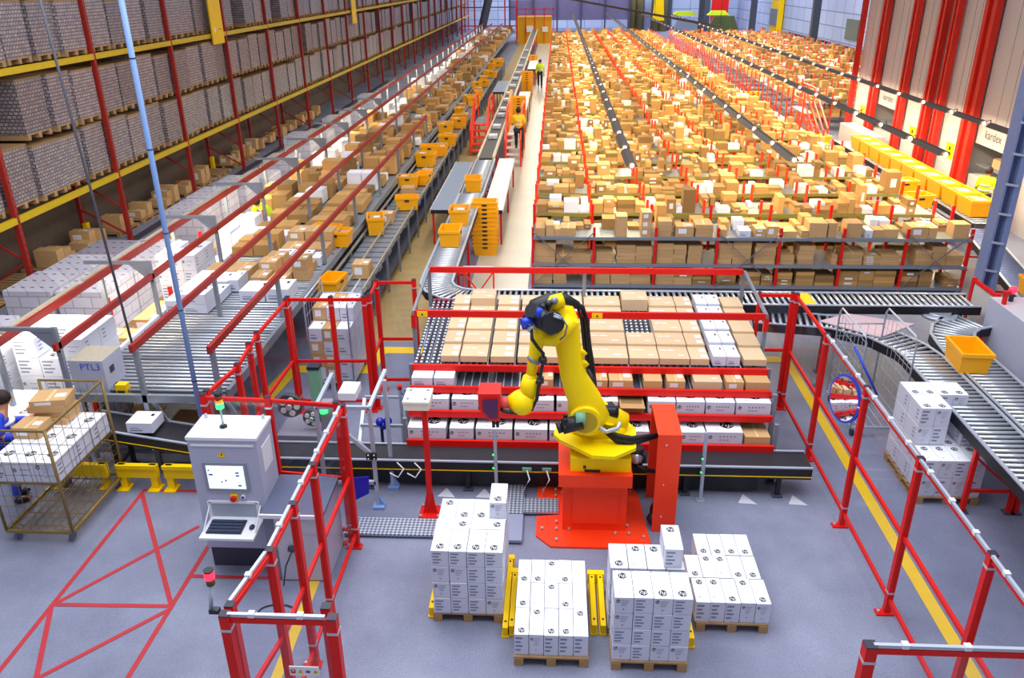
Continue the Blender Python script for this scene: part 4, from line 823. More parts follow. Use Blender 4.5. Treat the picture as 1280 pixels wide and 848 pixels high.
# wrapped pallets of white cartons on the floor between rack and lanes
WRAP = brickmat('wrapped white cartons', '#c3c1cf', '#b2b1c2', '#8d8b9c', .4, .24, .01, 'off', .35, .15)
pm = None
R5 = random.Random(5); ylist = [(-10.6, 11.7), (-9.5, 11.7), (-10.55, 12.98), (-9.45, 12.98), (-10.65, 15.4), (-9.55, 15.4), (-10.65, 16.7), (-9.55, 16.7), (-10.7, 18.0), (-9.6, 18.0), (-9.9, 21.2), (-9.9, 22.6), (-9.9, 24.5), (-9.9, 26.6), (-9.9, 29.0), (-9.9, 31.5), (-9.9, 34), (-9.9, 37), (-9.9, 40), (-9.9, 44)]
for k, (x, y) in enumerate(ylist):
    hgt = R5.uniform(.84, .96) if k < 10 else R5.uniform(.7, 1.15)
    t = thing('wrapped_pallet', 'film wrapped pallet of white cartons in the left floor aisle, %s from the front' % ordn(k), 'pallet load', (x, y, 0), rz=R5.uniform(-.04, .04)); t.rotation_euler.z = 0
    b = MB(); b.box(x-.5, x+.5, y-.62, y+.62, .12, .12+hgt, WRAP)
    for i in range(5):
        for j in range(3): b.face([(x-.45+.2*i, y-.4+.4*j, .122+hgt), (x-.37+.2*i, y-.4+.4*j, .122+hgt), (x-.37+.2*i, y-.36+.4*j, .122+hgt), (x-.45+.2*i, y-.36+.4*j, .122+hgt)], INK)
    part('carton_block', b, t)
    b = MB(); b.box(x-.5, x+.5, y-.6, y+.6, .09, .12, WOOD); [b.box(x+dx-.05, x+dx+.05, y-.6, y+.6, 0, .09, WOOD) for dx in (-.45, 0, .45)]; part('pallet', b, t)
for k, (x, y, z, o_) in enumerate(((-9.9, 19.3, 0, 0), (-9.4, 19.3, 0, 1), (-9.7, 19.9, 0, 0), (-9.9, 19.3, .4, 1), (-9.0, 19.0, 0, 0), (-9.1, 19.9, 0, 1))):
    carton('open' if o_ else 'tape', (x, y, z), (.45, .4, .4), 'brown carton in the loose heap on the aisle floor, %s counted from the front' % ordn(k), rz=.4*k)

# ================================================================ PALLET RACK (far left)
t = thing('pallet_rack', 'tall red and yellow pallet rack along the left side of the hall', 'pallet rack', (-12.1, 17, 0))
YU = [12.5+4.6*k for k in range(24)]; XF, XB = -12.1, -13.4
up0 = None
for k, y in enumerate(YU):
    b = MB(); b.bar((XF, y, 0), (XF, y, 8.6), .12, .1, RAIL, (0, 1, 0))
    for z in range(0, 34): b.face([(XF+.061, y-.015, .2+z*.18), (XF+.061, y+.015, .2+z*.18), (XF+.061, y+.015, .24+z*.18), (XF+.061, y-.015, .24+z*.18)], BLACK) if k < 4 else None
    part('upright', b, t)
    b = MB(); b.bar((XB, y, 0), (XB, y, 8.6), .1, .1, RAIL, (0, 1, 0)); part('upright', b, t)
    b = MB(); b.bar((XF, y, .9), (XB, y, 1.8), .05, .04, RAIL); b.bar((XF, y, .15), (XB, y, .9), .05, .04, RAIL) if k % 2 == 0 else b.bar((XB, y, .15), (XF, y, .9), .05, .04, RAIL); part('brace', b, t)
    if k < 5: b = MB(); b.box(XB+.02, XB+.14, y-.08, y+.08, 0, .5, YEL); part('post_guard', b, t, 'yellow post guard')
for z in (1.88, 4.98, 8.0):
    for k in range(len(YU)-1):
        b = MB(); b.box(XF-.03, XF+.07, YU[k]+.05, YU[k+1]-.05, z-.07, z+.07, RACKY); b.box(XB-.03, XB+.07, YU[k]+.05, YU[k+1]-.05, z-.07, z+.07, RACKY); part('beam', b, t)
t = None
lb = MB(); lb.box(-.6, .6, -.52, .52, .14, 1.38, LOAD, mat('film wrapped top sheet', '#8c6f4c', .4, noise=.2)); lb.box(-.61, .61, -.53, .53, 1.36, 1.4, mat('cap board', '#9a7a52', .6, rnd=.2))
pb_ = MB(); pb_.box(-.6, .6, -.5, .5, .11, .14, WOOD)
for dy in (-.44, 0, .44): pb_.box(-.6, .6, dy-.06, dy+.06, 0, .11, WOOD)
src = thing('pallet_load', 'x', 'pallet load', (0, 0, 0)); part('carton_block', lb, src); part('pallet', pb_, src)
R6 = random.Random(9); TN = {2.0: 'lower tier, first beam', 3.42: 'upper tier, first beam', 5.07: 'second beam', 6.47: 'topmost tier'}
for z, nm in TN.items():
    k = 0
    for bi in range(len(YU)-1):
        for q in range(4):
            y = YU[bi]+.63+q*1.115
            if y < 15.5 or (y > 24 and z > 6) or (y > 33 and z > 5 and q == 9): continue
            if R6.random() < .05 and z != 2.0: continue
            s_ = R6.uniform(.88, 1.0); far = y > 40
            o = clone(src, (-12.75+R6.uniform(-.05, .05), y+R6.uniform(-.03, .03), z), label='film wrapped pallet of small cartons, %s from the front, %s' % (ordn(k), nm), scale=(1, R6.uniform(.88, 1), s_)); k += 1
proto_done(src)
b = MB(); b.box(-15.2, -13.6, 13, 118, 0, 8.0, mat('stored pallets dimmed', '#5a4c44', .8, noise=.2, nscale=3)); solo('rear_pallet_stock', b, 'second row of stored pallets behind the front row of the rack', 'pallet stock', (-14.4, 13, 2), kind='stuff')  # dark brown puts the dimness behind the rack into the colour
for X_, y, w, z, l in ((-11.98, 29.9, 1.0, 5.0, 'yellow aisle sign hanging high on the left rack, nearest the camera'), (-11.98, 50.8, 1.0, 4.6, 'smaller looking yellow aisle sign further down the left rack')):
    t = thing('aisle_sign', l, 'sign', (X_, y, z)); b = MB(); b.box(X_, X_+.05, y-w/2, y+w/2, z-.3, z+1.9, YEL); part('panel', b, t); b = MB(); b.box(X_+.05, X_+.056, y-.3, y-.18, z+.1, z+.25, LABEL); b.box(X_+.05, X_+.056, y+.1, y+.3, z+.15, z+.2, mat('orange print', '#e07a10', .5)); part('label', b, t)
# floor level pallets below the rack
R7 = random.Random(21)
k = 0
for bi in range(7):
    for q in range(3):
        y = YU[bi]+.8+q*1.45
        if y < 15: continue
        tt = pallet('wooden pallet on the floor under the left rack, %s from the front' % ordn(k), -13.0, y, 1.0, 1.2) if y < 34 else None
        if R7.random() < .85:
            for a in range(R7.choice((2, 3, 3))):
                w, d, h = R7.uniform(.3, .6), R7.uniform(.25, .6), R7.uniform(.15, .5); cx = -12.9+R7.uniform(-.1, .15); cy = y-.3+.32*a
                carton(R7.choice(['plain', 'tape', 'label']), (cx, cy, .12), (w, min(d, .31), h), 'brown carton, %s on the %s pallet under the left rack' % (ordn(a), ordn(k)))
        k += 1
# ================================================================ CONVEYORS
def conveyor(name, label, path, w, z, roll=.13, mat_r=CHROME, legs=(), side=BLACK, cat='conveyor', legz=None, smoothn=1):
    P = [Vector((x, y, 0)) for x, y in path]; t = thing(name, label, cat, (P[0].x, P[0].y, 0)); b = MB(); cum = [0]
    for i in range(1, len(P)): cum.append(cum[-1]+(P[i]-P[i-1]).length)
    Z = z if callable(z) else (lambda s: z)
    def at(s):
        for i in range(1, len(P)):
            if s <= cum[i] or i == len(P)-1: f = (s-cum[i-1])/max(1e-6, cum[i]-cum[i-1]); return P[i-1].lerp(P[i], f), i
    def tang(s):
        a, _ = at(max(0, s-.12)); c, _ = at(min(cum[-1], s+.12)); return (c-a).normalized()
    n = int(cum[-1]/roll)
    for k in range(n):
        s = (k+.5)*roll; p, _ = at(s); d = tang(s); q = Vector((-d.y, d.x, 0))*(w/2-.02); zz = Vector((0, 0, Z(s)))
        b.cyl(p-q+zz, p+q+zz, min(.03, roll*.36), mat_r, 6)
    part('roller_bed', b, t)
    ns = max(1, int(cum[-1]/.35)) if len(P) > 2 else 1
    for sg in (-1, 1):
        b = MB(); prev = None
        for k in range(ns+1):
            s = cum[-1]*k/ns; p, _ = at(s); d = tang(s); q = Vector((-d.y, d.x, 0))*(w/2)*sg; c = p+q+Vector((0, 0, Z(s)))
            if prev is not None: b.bar(prev-Vector((0, 0, .06)), c-Vector((0, 0, .06)), .035, .15, side); b.bar(prev+Vector((0, 0, .03)), c+Vector((0, 0, .03)), .05, .02, ALU)
            prev = c
        part('side_rail', b, t)
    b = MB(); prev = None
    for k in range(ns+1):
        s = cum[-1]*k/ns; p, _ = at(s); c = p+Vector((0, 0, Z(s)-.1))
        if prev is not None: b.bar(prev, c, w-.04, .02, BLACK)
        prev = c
    part('under_tray', b, t)  # black strip stands in for shade in the roller gaps
    for s in legs:
        p, _ = at(s); d = tang(s); q = Vector((-d.y, d.x, 0))*(w/2); b = MB(); zz = Z(s)-.13
        for sg in (-1, 1): b.bar(p+q*sg, p+q*sg+Vector((0, 0, zz)), .06, .06, RED, (0, 1, 0)); b.cbox(p+q*sg+Vector((0, 0, .01)), (.14, .12, .02), DSTEEL)
        b.bar(p-q+Vector((0, 0, .35)), p+q+Vector((0, 0, .35)), .04, .04, RED); b.bar(p-q+Vector((0, 0, .35)), p+q+Vector((0, 0, zz-.1)), .03, .03, RED); part('leg_frame', b, t)
    return t
arc = [(-1.5-.82*cos(a), 15.0-.82*sin(a)) for a in [pi/2*k/8 for k in range(9)]]
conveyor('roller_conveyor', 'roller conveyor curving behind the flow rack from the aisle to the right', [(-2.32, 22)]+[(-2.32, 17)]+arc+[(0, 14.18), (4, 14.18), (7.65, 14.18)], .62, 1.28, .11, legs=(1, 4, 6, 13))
b = MB(); b.box(4.4, 4.75, 13.9, 14.45, 1.312, 1.318, YEL); solo('yellow_roller_cover', b, 'yellow cover plate on the cross conveyor right of the flow rack', 'cover', (4.55, 14.18, 1.312))
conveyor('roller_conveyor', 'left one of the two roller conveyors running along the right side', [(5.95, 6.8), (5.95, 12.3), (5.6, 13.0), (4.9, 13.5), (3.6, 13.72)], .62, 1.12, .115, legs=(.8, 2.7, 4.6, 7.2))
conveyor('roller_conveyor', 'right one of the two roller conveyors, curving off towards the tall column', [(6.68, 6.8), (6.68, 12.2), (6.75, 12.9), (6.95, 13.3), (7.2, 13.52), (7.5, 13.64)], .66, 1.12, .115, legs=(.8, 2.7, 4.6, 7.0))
b = MB(); b.hexa([(4.7, 13.45, 1.16), (5.5, 12.75, 1.16), (6.3, 13.35, 1.16), (5.3, 13.8, 1.16), (4.7, 13.45, 1.18), (5.5, 12.75, 1.18), (6.3, 13.35, 1.18), (5.3, 13.8, 1.18)], mat('pale pink belt', '#d8b8bc', .5, noise=.15, nscale=20)); solo('transfer_plate', b, 'pale pink transfer belt where the right conveyors merge', 'transfer belt', (5.5, 13.3, 1.16))
b = MB(); b.cyl((6.95, 13.9, 1.1), (6.95, 13.9, 1.16), .3, ALU, 24); b.cyl((6.95, 13.9, 1.16), (6.95, 13.9, 1.19), .2, CHROME, 24); solo('turn_wheel', b, 'round metal turning disc at the right conveyor bend', 'turning disc', (6.95, 13.9, 1.1))
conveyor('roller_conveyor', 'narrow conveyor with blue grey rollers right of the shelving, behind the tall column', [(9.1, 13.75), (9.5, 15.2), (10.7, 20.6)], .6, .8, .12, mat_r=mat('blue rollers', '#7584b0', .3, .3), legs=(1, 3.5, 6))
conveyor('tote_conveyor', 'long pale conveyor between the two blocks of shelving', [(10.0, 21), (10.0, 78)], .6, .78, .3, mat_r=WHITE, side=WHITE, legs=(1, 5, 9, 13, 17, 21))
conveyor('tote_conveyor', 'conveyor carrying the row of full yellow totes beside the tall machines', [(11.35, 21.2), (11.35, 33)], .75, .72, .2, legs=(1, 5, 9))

# yellow totes
def tote_mesh(fill=False):
    b = MB(); w, d, h = .3, .2, .3; tw = .87
    o0 = [(-w*tw, -d*tw, 0), (w*tw, -d*tw, 0), (w*tw, d*tw, 0), (-w*tw, d*tw, 0)]; o1 = [(-w, -d, h), (w, -d, h), (w, d, h), (-w, d, h)]
    i1 = [(x*.93, y*.9, h) for x, y, z in o1]; i0 = [(x*.92, y*.88, .02) for x, y, z in o0]
    b.face(o0[::-1], TOTE)
    for k in range(4):
        n = (k+1) % 4; b.face([o0[k], o0[n], o1[n], o1[k]], TOTE); b.face([o1[k], o1[n], i1[n], i1[k]], TOTE); b.face([i1[k], i1[n], i0[n], i0[k]], TOTE)
    b.face(i0, TOTE)
    for s in (-1, 1): b.box(-w-.015, w+.015, s*d-.012, s*d+.012, h-.05, h, TOTE); b.box(s*w-.012, s*w+.012, -d-.01, d+.01, h-.05, h, TOTE)
    b.box(-.06, .06, -d-.014, -d+.0, h-.1, h-.06, DARK)
    if fill: b.box(-.22, .05, -.14, .12, .04, .29, CART); b.box(.07, .24, -.12, .14, .04, .26, CART); b.face([(-.18, -.1, .292), (-.02, -.1, .292), (-.02, .04, .292), (-.18, .04, .292)], LABEL)
    return b.data('yellow_tote')
TM = {False: tote_mesh(), True: tote_mesh(True)}
def tote(loc, label, rz=0, fill=False, sc=1, tilt=0, group=None):
    o = bpy.data.objects.new('yellow_tote', TM[fill]); COL.objects.link(o); o.location = loc; o.rotation_euler = (tilt, 0, rz); o.scale = (sc,)*3 if not isinstance(sc, tuple) else sc; return tag(o, label, 'tote', group)
tote((6.45, 11.75, 1.16), 'empty yellow tote on the right conveyor against the pale grey cabinet', rz=1.5, sc=1.15)
for i, (x, y) in enumerate(((-2.32, 17.4), (-2.31, 19.1), (-2.32, 22.7))): tote((x, y, 1.315 if y < 22 else 1.235), 'yellow tote %s on the centre aisle conveyor' % ('nearest the curve', 'second from the curve', 'third from the curve')[i], fill=i == 1, sc=(1.0, 1.15, 1.25), rz=1.57+.04*i)
for i in range(11): tote((-1.83, 20.7, .003+.115*i), 'yellow tote in the nested stack by the centre aisle conveyor, %s from the floor' % ordn(i), sc=(1.08, 1.1, 1))
for i in range(10): tote((11.35, 22.1+i*.98, .78), 'full yellow tote, %s from the near end of the row beside the tall machines' % ordn(i), rz=1.57, fill=True, sc=1.5)
for i, (x, y) in enumerate(((10.25, 24.3), (10.0, 22.6), (9.9, 31.5), (10.1, 44.0))): tote((x, y, .82), 'yellow tote on the pale conveyor between shelving blocks, %s from the front' % ordn(i), rz=.2, sc=1.25, fill=i % 2 == 0)
# carton flow lanes with yellow totes along the brown aisle
t = thing('tray_lanes', 'long slatted grey lanes with yellow totes beside the brown aisle', 'flow lanes', (-4.2, 14.4, 0))
for x in (-4.72, -4.3, -3.88):
    b = MB(); b.bar((x, 14.6, 1.0), (x, 64, 1.0), .035, .05, mat('pale rail', '#a39c8a', .5)); part('side_rail', b, t)
b = MB()
for k in range(130): y = 14.7+.38*k; b.box(-4.7, -3.9, y, y+.3, .84-.06*(k % 3 == 0), .87, GALV)
part('slat_deck', b, t)
b = MB(); b.box(-4.7, -3.9, 14.7, 64, .28, .31, DSTEEL); part('lower_shelf', b, t)
b = MB()
for k in range(34): y = 14.8+1.47*k; [b.bar((x, y, 0), (x, y, 1.0), .05, .05, GALV, (0, 1, 0)) for x in (-4.72, -3.88)]
tag(part('leg_row', b, t), kind='stuff')
TP = [(-4.52, 15.35), (-4.9, 17.4), (-5.2, 17.6), (-4.5, 19.6), (-4.1, 21.9), (-4.5, 24.4), (-4.1, 24.9), (-4.4, 27.4), (-4.5, 28.9), (-4.1, 29.3), (-4.1, 31), (-4.5, 33.5), (-4.5, 34.4), (-4.1, 35), (-4.2, 36.4), (-4.5, 38.6), (-4.1, 41.3), (-4.5, 42.7), (-4.1, 44), (-4.5, 47.6), (-4.2, 49), (-4.4, 51), (-4.1, 53.6), (-4.5, 55), (-4.5, 58.5), (-4.1, 60), (-4.4, 62), (-4.15, 62.8)]
RT = random.Random(4)
for i, (x, y) in enumerate(TP): tote((x, y, .9 if x > -4.8 else 1.27), 'yellow tote in the slatted lanes beside the brown aisle, %s from the front' % ordn(i), rz=RT.uniform(-.25, .25)+(1.57 if i % 3 == 0 else 0), fill=i % 2 == 1, sc=(1.05, 1.05, RT.uniform(1.1, 1.6)))
k = 0
for y in (16.4, 20.6, 23.2, 26, 30.2, 32.4, 37.5, 40, 45.5):
    carton(RT.choice(['tape', 'label', 'plain']), (-4.5+RT.uniform(-.05, .4), y, .88), (.36, .4, RT.uniform(.2, .4)), 'brown carton in the slatted lanes beside the brown aisle, %s from the front' % ordn(k)); k += 1

# centre aisle tables, belt, stairs
def table(label, x0, x1, y0, y1, z, top):
    t = thing('packing_table', label, 'table', ((x0+x1)/2, y0, 0)); b = MB(); b.box(x0, x1, y0, y1, z-.02, z, top); part('table_top', b, t); b = MB(); b.box(x0, x1, y0-.02, y0, z-.1, z, BLACK); b.box(x0-.015, x0, y0, y1, z-.07, z+.02, WHITE); b.box(x1, x1+.015, y0, y1, z-.07, z+.02, WHITE); part('edge', b, t)
    for y in (y0+.1, (y0+y1)/2, y1-.1):
        for x in (x0+.05, x1-.05): b = MB(); b.bar((x, y, 0), (x, y, z-.02), .05, .05, RED, (0, 1, 0)); part('leg', b, t)
    return t
ZINC = brickmat('zinc strips', '#9da9bd', '#8f9bb0', '#6b7488', 5, .5, .02)
table('long blue grey table left of the centre conveyor', -3.38, -2.82, 21.4, 27.6, 1.0, mat('zinc table', '#98a4b8', .4, .2, noise=.1))
table('long white table right of the centre conveyor', -1.93, -1.42, 21.4, 28.2, 1.0, mat('white table', '#dfe3ec', .4, noise=.05))
table('short grey table further back left of the rising belt', -3.4, -2.8, 45, 50, 1.1, mat('zinc table', '#98a4b8', .4, .2))
table('white table with yellow totes right of the belt, middle distance', -1.95, -1.4, 39, 45.5, 1.05, mat('white table', '#dfe3ec', .4))
table('white table right of the belt, far back', -1.95, -1.4, 57, 64, 1.05, mat('white table', '#dfe3ec', .4))
for s_, (y, n) in enumerate(((44.6, 12), (55.5, 12), (69, 10))):
    for i in range(n): tote((-1.75, y-5.5, .02+.12*i), 'yellow tote in the %s stack right of the belt, %s up' % (('nearer', 'middle', 'farthest')[s_], ordn(i)), sc=(1.1, 1.3, 1))
t = thing('belt_conveyor', 'dark belt conveyor running far back along the middle of the aisle', 'belt conveyor', (-2.3, 28, 0))
b = MB(); b.hexa([(-2.55, 27, 1.2), (-2.1, 27, 1.2), (-2.1, 92, 1.5), (-2.55, 92, 1.5), (-2.55, 27, 1.26), (-2.1, 27, 1.26), (-2.1, 92, 1.56), (-2.55, 92, 1.56)], mat('brown grey belt', '#4a4340', .5)); part('belt', b, t)
for x in (-2.58, -2.07): b = MB(); b.bar((x, 27, 1.25), (x, 92, 1.55), .06, .14, mat('ivory rail', '#d8cfb4', .5)); part('side_rail', b, t)
for y in range(29, 90, 6): b = MB(); b.box(-2.55, -2.5, y, y+.06, 0, 1.2, RED); b.box(-2.15, -2.1, y, y+.06, 0, 1.2, RED); part('leg_frame', b, t)
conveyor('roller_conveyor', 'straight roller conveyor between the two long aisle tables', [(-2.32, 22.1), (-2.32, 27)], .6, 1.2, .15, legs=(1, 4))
for i, y in enumerate((30.5, 32.6, 35.4, 37, 39.8, 42.1, 45, 48.2, 51, 55, 60, 66)): carton('white', (-2.33, y, 1.28+.0046*(y-27)), (.3, .45, .12), 'white parcel on the dark aisle belt, %s from the front' % ordn(i), name='white_carton')
def stairs(label, x0, x1, ya, yb, n, ztop, m_):
    t = thing('stair_platform', label, 'stairs', (x0, ya, 0))
    for i in range(n): b = MB(); y = ya+(yb-ya)*i/n; b.box(x0, x1, y, y+(yb-ya)/n, ztop*(i+1)/n-.05, ztop*(i+1)/n, WHITE if m_ is None else m_); part('step', b, t)
    for x in (x0, x1):
        b = MB(); b.bar((x, ya, .1), (x, yb, ztop), .05, .2, ORED); part('stringer', b, t)
        b = MB(); b.bar((x, ya, 1.0), (x, yb, ztop+1.0), .06, .06, ORED); b.bar((x, ya, .55), (x, yb, ztop+.5), .05, .05, ORED); b.bar((x, yb, ztop+1), (x, yb+1.8, ztop+1), .06, .06, ORED); b.bar((x, yb, ztop+.5), (x, yb+1.8, ztop+.5), .05, .05, ORED); part('handrail', b, t)
        for y, z0, z1 in ((ya, 0, 1.0), (yb, 0, ztop+1), (yb+1.8, 0, ztop+1)): b = MB(); b.bar((x, y, z0), (x, y, z1), .06, .06, ORED, (0, 1, 0)); part('handrail_post', b, t)
    b = MB(); b.box(x0, x1, yb, yb+1.8, ztop-.05, ztop, GALV); part('platform', b, t); return t
stairs('orange red crossing stairs left of the aisle belt', -3.5, -2.85, 33.6, 35.6, 5, 1.0, ORED)
stairs('white stepped stairs with orange rails right of the aisle belt', -1.95, -1.35, 31.5, 33.2, 5, 1.0, None)
b = MB(); b.hexa([(-2.0, 33.4, .6), (-1.9, 33.4, .6), (-1.9, 36.4, 1.2), (-2.0, 36.4, 1.2), (-2.0, 33.4, 1.8), (-1.9, 33.4, 1.8), (-1.9, 36.4, 2.3), (-2.0, 36.4, 2.3)], mat('orange panel', '#ff9a00', .5)); solo('side_panel', b, 'orange side panel along the crossing stairs by the person', 'panel', (-1.95, 33.4, .6))
t = thing('x_barrier', 'light red cross braced barrier standing on the aisle floor behind the curve', 'barrier', (-1.2, 17.3, 0))
q0, q1 = gz(560+5, 358), gz(600, 358); y_ = 16.4
b = MB(); b.bar((-1.95, y_, .05), (-1.3, y_, 1.0), .03, .03, ORED); b.bar((-1.3, y_, .05), (-1.95, y_, 1.0), .03, .03, ORED); part('cross_brace', b, t)
for x in (-1.95, -1.3): b = MB(); b.bar((x, y_, 0), (x, y_, 1.1), .035, .035, ORED, (0, 1, 0)); part('post', b, t)
b = MB(); b.bar((-1.95, y_, 1.1), (-1.3, y_, 1.1), .05, .04, LABEL); part('top_bar', b, t)

# ================================================================ PICK SHELVING
SX0, SX1, NB, DY = -.5, 9.4, 7, 2.05; BW = (SX1-SX0)/NB
def shelving(label, x0, nb, bw, y, lod=0, src=None):
    t = thing('shelving_row', label, 'shelving', (x0, y, 0)); x1 = x0+nb*bw
    if lod < 2:
        for i in range(nb+1):
            x = x0+bw*i
            for yy, zt in ((y, 1.5 if lod == 0 else 1.62), (y+1.1, 1.75)):
                b = MB(); b.bar((x, yy, 0), (x, yy, zt), .06, .06, ORED if lod else RED, (0, 1, 0)); part('upright', b, t)
        for z in (.1, .62, 1.27):
            b = MB(); b.box(x0, x1, y-.03, y+1.13, z-.025, z, GALV); b.box(x0, x1, y-.05, y-.03, z-.06, z+.01, GALV if lod == 0 else mat('warm lit beam', '#93893a', .5, noise=.1)); part('shelf', b, t)  # olive tint puts warm lamp light into the galvanised beam colour
        if lod == 0:
            for (a, c) in ((0, 1), (3, 4), (6, 7)):
                for s_ in (0, 1): b = MB(); b.bar((x0+bw*a, y-.06, .1 if s_ else 1.4), (x0+bw*c, y-.06, 1.4 if s_ else .1), .03, .015, mat('brace steel', '#7d7f8c', .4, .4)); part('cross_brace', b, t)
    return t
NROW = 35; IND = 140; cnt = 0
RS = random.Random(77)
FLD = MB(); FLDW = MB()
def put(ix, x, y, z, w, d, h, lab, rowi, white, kd):
    global cnt
    if ix: cnt += 1; carton('white' if white else kd, (x, y, z), (w, d, h), lab, rz=RS.uniform(-.05, .05), name='white_carton' if white else 'carton')
    else:
        m = FLDW if white else FLD
        if white: m.box(x-w/2, x+w/2, y-d/2, y+d/2, z, z+h, WBOX)
        else:
            m.box(x-w/2, x+w/2, y-d/2, y+d/2, z, z+h, CARTI)
            if y < 34 and RS.random() < .25: m.face([(x-w*.2, y-d/2-.003, z+h*.3), (x+w*.2, y-d/2-.003, z+h*.3), (x+w*.2, y-d/2-.003, z+h*.7), (x-w*.2, y-d/2-.003, z+h*.7)], LABEL)
def fill_row(r, y, x0, nb, bw):
    rn = 'front shelving row' if r == 0 else '%s shelving row' % ordn(r)
    tiers = [(1.275, 'top', .62), (.625, 'middle', .6), (.105, 'bottom', .46)]
    if r > 14: tiers = tiers[:1]
    elif r > 1: tiers = tiers[:2]
    for z, tn, clear in tiers:
        for depth in ((0, 1) if tn == 'top' else (0,)):
            ix = 0
            for bay in range(nb):
                xa, xb = x0+bay*bw+.05, x0+(bay+1)*bw-.05; x = xa
                while x < xb-.12:
                    w = min(RS.choice((RS.uniform(.14, .26), RS.uniform(.26, .45))) if tn == 'top' else RS.uniform(.3, .5), xb-x)
                    if w < .1: break
                    if tn != 'top' and xb-x < .5: w = xb-x
                    if RS.random() < (.16 if tn == 'top' else .13): x += w*.7; continue
                    tot = RS.choice((RS.uniform(.08, .2), RS.uniform(.15, .36))) if tn == 'top' else clear*RS.choice((RS.uniform(.3, .6), RS.uniform(.65, .92)))
                    if tn == 'top' and RS.random() < .09: tot = RS.uniform(.36, .6)
                    white = RS.random() < .19 and tn == 'top' and tot < .3; kd = RS.choice(['plain', 'plain', 'plain', 'tape', 'label', 'open' if tn == 'top' and RS.random() < .3 else 'plain'])
                    n = RS.choice((1, 1, 1, 2, 3)) if tn == 'top' else RS.choice((3, 4, 4, 5))
                    if kd == 'open' or white: n = 1
                    d = RS.uniform(.34, .5) if tn == 'top' else .5
                    if x+w > xb: break
                    for q in range(n):
                        ind = cnt < IND and (r == 0 and (depth == 0) or (r in (1, 2, 3, 4) and tn == 'top' and depth == 0))
                        yy = y+.04+d/2+depth*.55
                        sd = '' if depth == 0 else 'rear '
                        put(ind, x+w/2, yy, z+tot/n*q, w-.012, d, tot/n-.004, '%s carton, %s bay from left, %s box, %s shelf, %s' % ('white' if white else 'brown', ordn(bay), ordn(ix), tn, rn), r, white, kd)
                        ix += 1
                    x += w+RS.choice((.0, .0, .02, .08))
                if ix: ix = 0
P_UP = None
for r in range(NROW):
    y = 18.1+DY*r
    lod = 0 if r == 0 else 1
    if r < 9: shelving('front row of open shelving behind the cross conveyor' if r == 0 else 'shelving row of brown cartons, %s behind the front row' % ordn(r-1), SX0, NB, BW, y, lod)
    else:
        b = MB()
        for i in range(NB+1): x = SX0+BW*i; b.box(x-.03, x+.03, y, y+.06, 0, 1.62, ORED); b.box(x-.03, x+.03, y+1.05, y+1.11, 0, 1.75, ORED)
        b.box(SX0, SX1, y-.03, y+1.13, 1.245, 1.27, GALV); b.box(SX0, SX1, y-.05, y-.03, 1.2, 1.28, mat('warm lit beam', '#93893a', .5)); b.box(SX0, SX1, y-.03, y+1.13, .6, .62, GALV)
        solo('shelving_row', b, 'shelving row of brown cartons, %s behind the front row' % ordn(r-1), 'shelving', (SX0, y, 0), 'far shelving rows')
    fill_row(r, y, SX0, NB, BW)
for r in range(24):
    y = 39.5+DY*r; x0, nb, bw = 11.3, 7, 1.5; b = MB()
    for i in range(nb+1): x = x0+bw*i; b.box(x-.03, x+.03, y, y+.06, 0, 1.7, ORED); b.box(x-.025, x+.025, y+1.05, y+1.11, 0, 1.75, ORED)
    for z in (1.24, .6): b.box(x0, x0+nb*bw, y-.03, y+1.13, z, z+.03, GALV)
    solo('shelving_row', b, 'shelving row in the right rear block, %s from its front' % ordn(r), 'shelving', (x0, y, 0), 'right rear shelving rows')
    fill_row(r+50 if r else 12, y, x0, nb, bw)
solo('field_carton', FLD, 'countless brown cartons crowding the rear shelving rows', 'cartons', kind='stuff')
solo('field_white_carton', FLDW, 'many white cartons scattered over the rear shelving rows', 'cartons', kind='stuff')
solo('stored_carton', STF, 'many brown cartons piled along the left roller lanes into the distance', 'cartons', kind='stuff')
solo('stored_white_carton', STF_W, 'many white cartons piled along the left roller lanes into the distance', 'cartons', kind='stuff')
# hanging lamps
src = thing('hanging_lamp', 'x', 'lamp', (0, 0, 0))
b = MB(); b.hexa([(-.13, 0, 0), (.13, 0, 0), (.13, 1.6, 0), (-.13, 1.6, 0), (-.05, 0, .1), (.05, 0, .1), (.05, 1.6, .1), (-.05, 1.6, .1)], REFL); part('housing', b, src)
b = MB(); b.cyl((0, -.03, .02), (0, 1.57, -.015), .022, LAMPW, 8); b.sph((0, -.05, .035), .045, LAMPW, 8); part('tube', b, src, 'lit tube')
b = MB(); b.tube([(0, 1.6, .06), (.08, 1.8, .14), (0, 2.0, .06)], .012, BLACK); part('cable', b, src)
for li, (X, ya, n) in enumerate(((1.65, 17.6, 38), (5.25, 18.2, 38), (8.75, 18.8, 36), (11.55, 21.0, 34))):
    for k in range(n): clone(src, (X, ya+2.0*k, 3.0), label='hanging tube lamp, %s from the front in the %s of four lamp rows' % (ordn(k), from_left(li, 4)), group=None)
proto_done(src)
b = MB(); b.bar((-2.0, 92, 5.1), (13, 70, 2.9), .12, .18, mat('dim beam', '#4b4440', .5)); [b.bar((-2+1.5*k, 92-2.2*k, 5.1-.22*k), (-2+1.5*k, 92-2.2*k, 14), .03, .03, BLACK, (0, 1, 0)) for k in (1, 4, 7, 10)]; solo('cable_tray', b, 'thin dark cable tray slanting across the hall above the far lamp rows', 'cable tray', (-2.0, 92, 5.1))

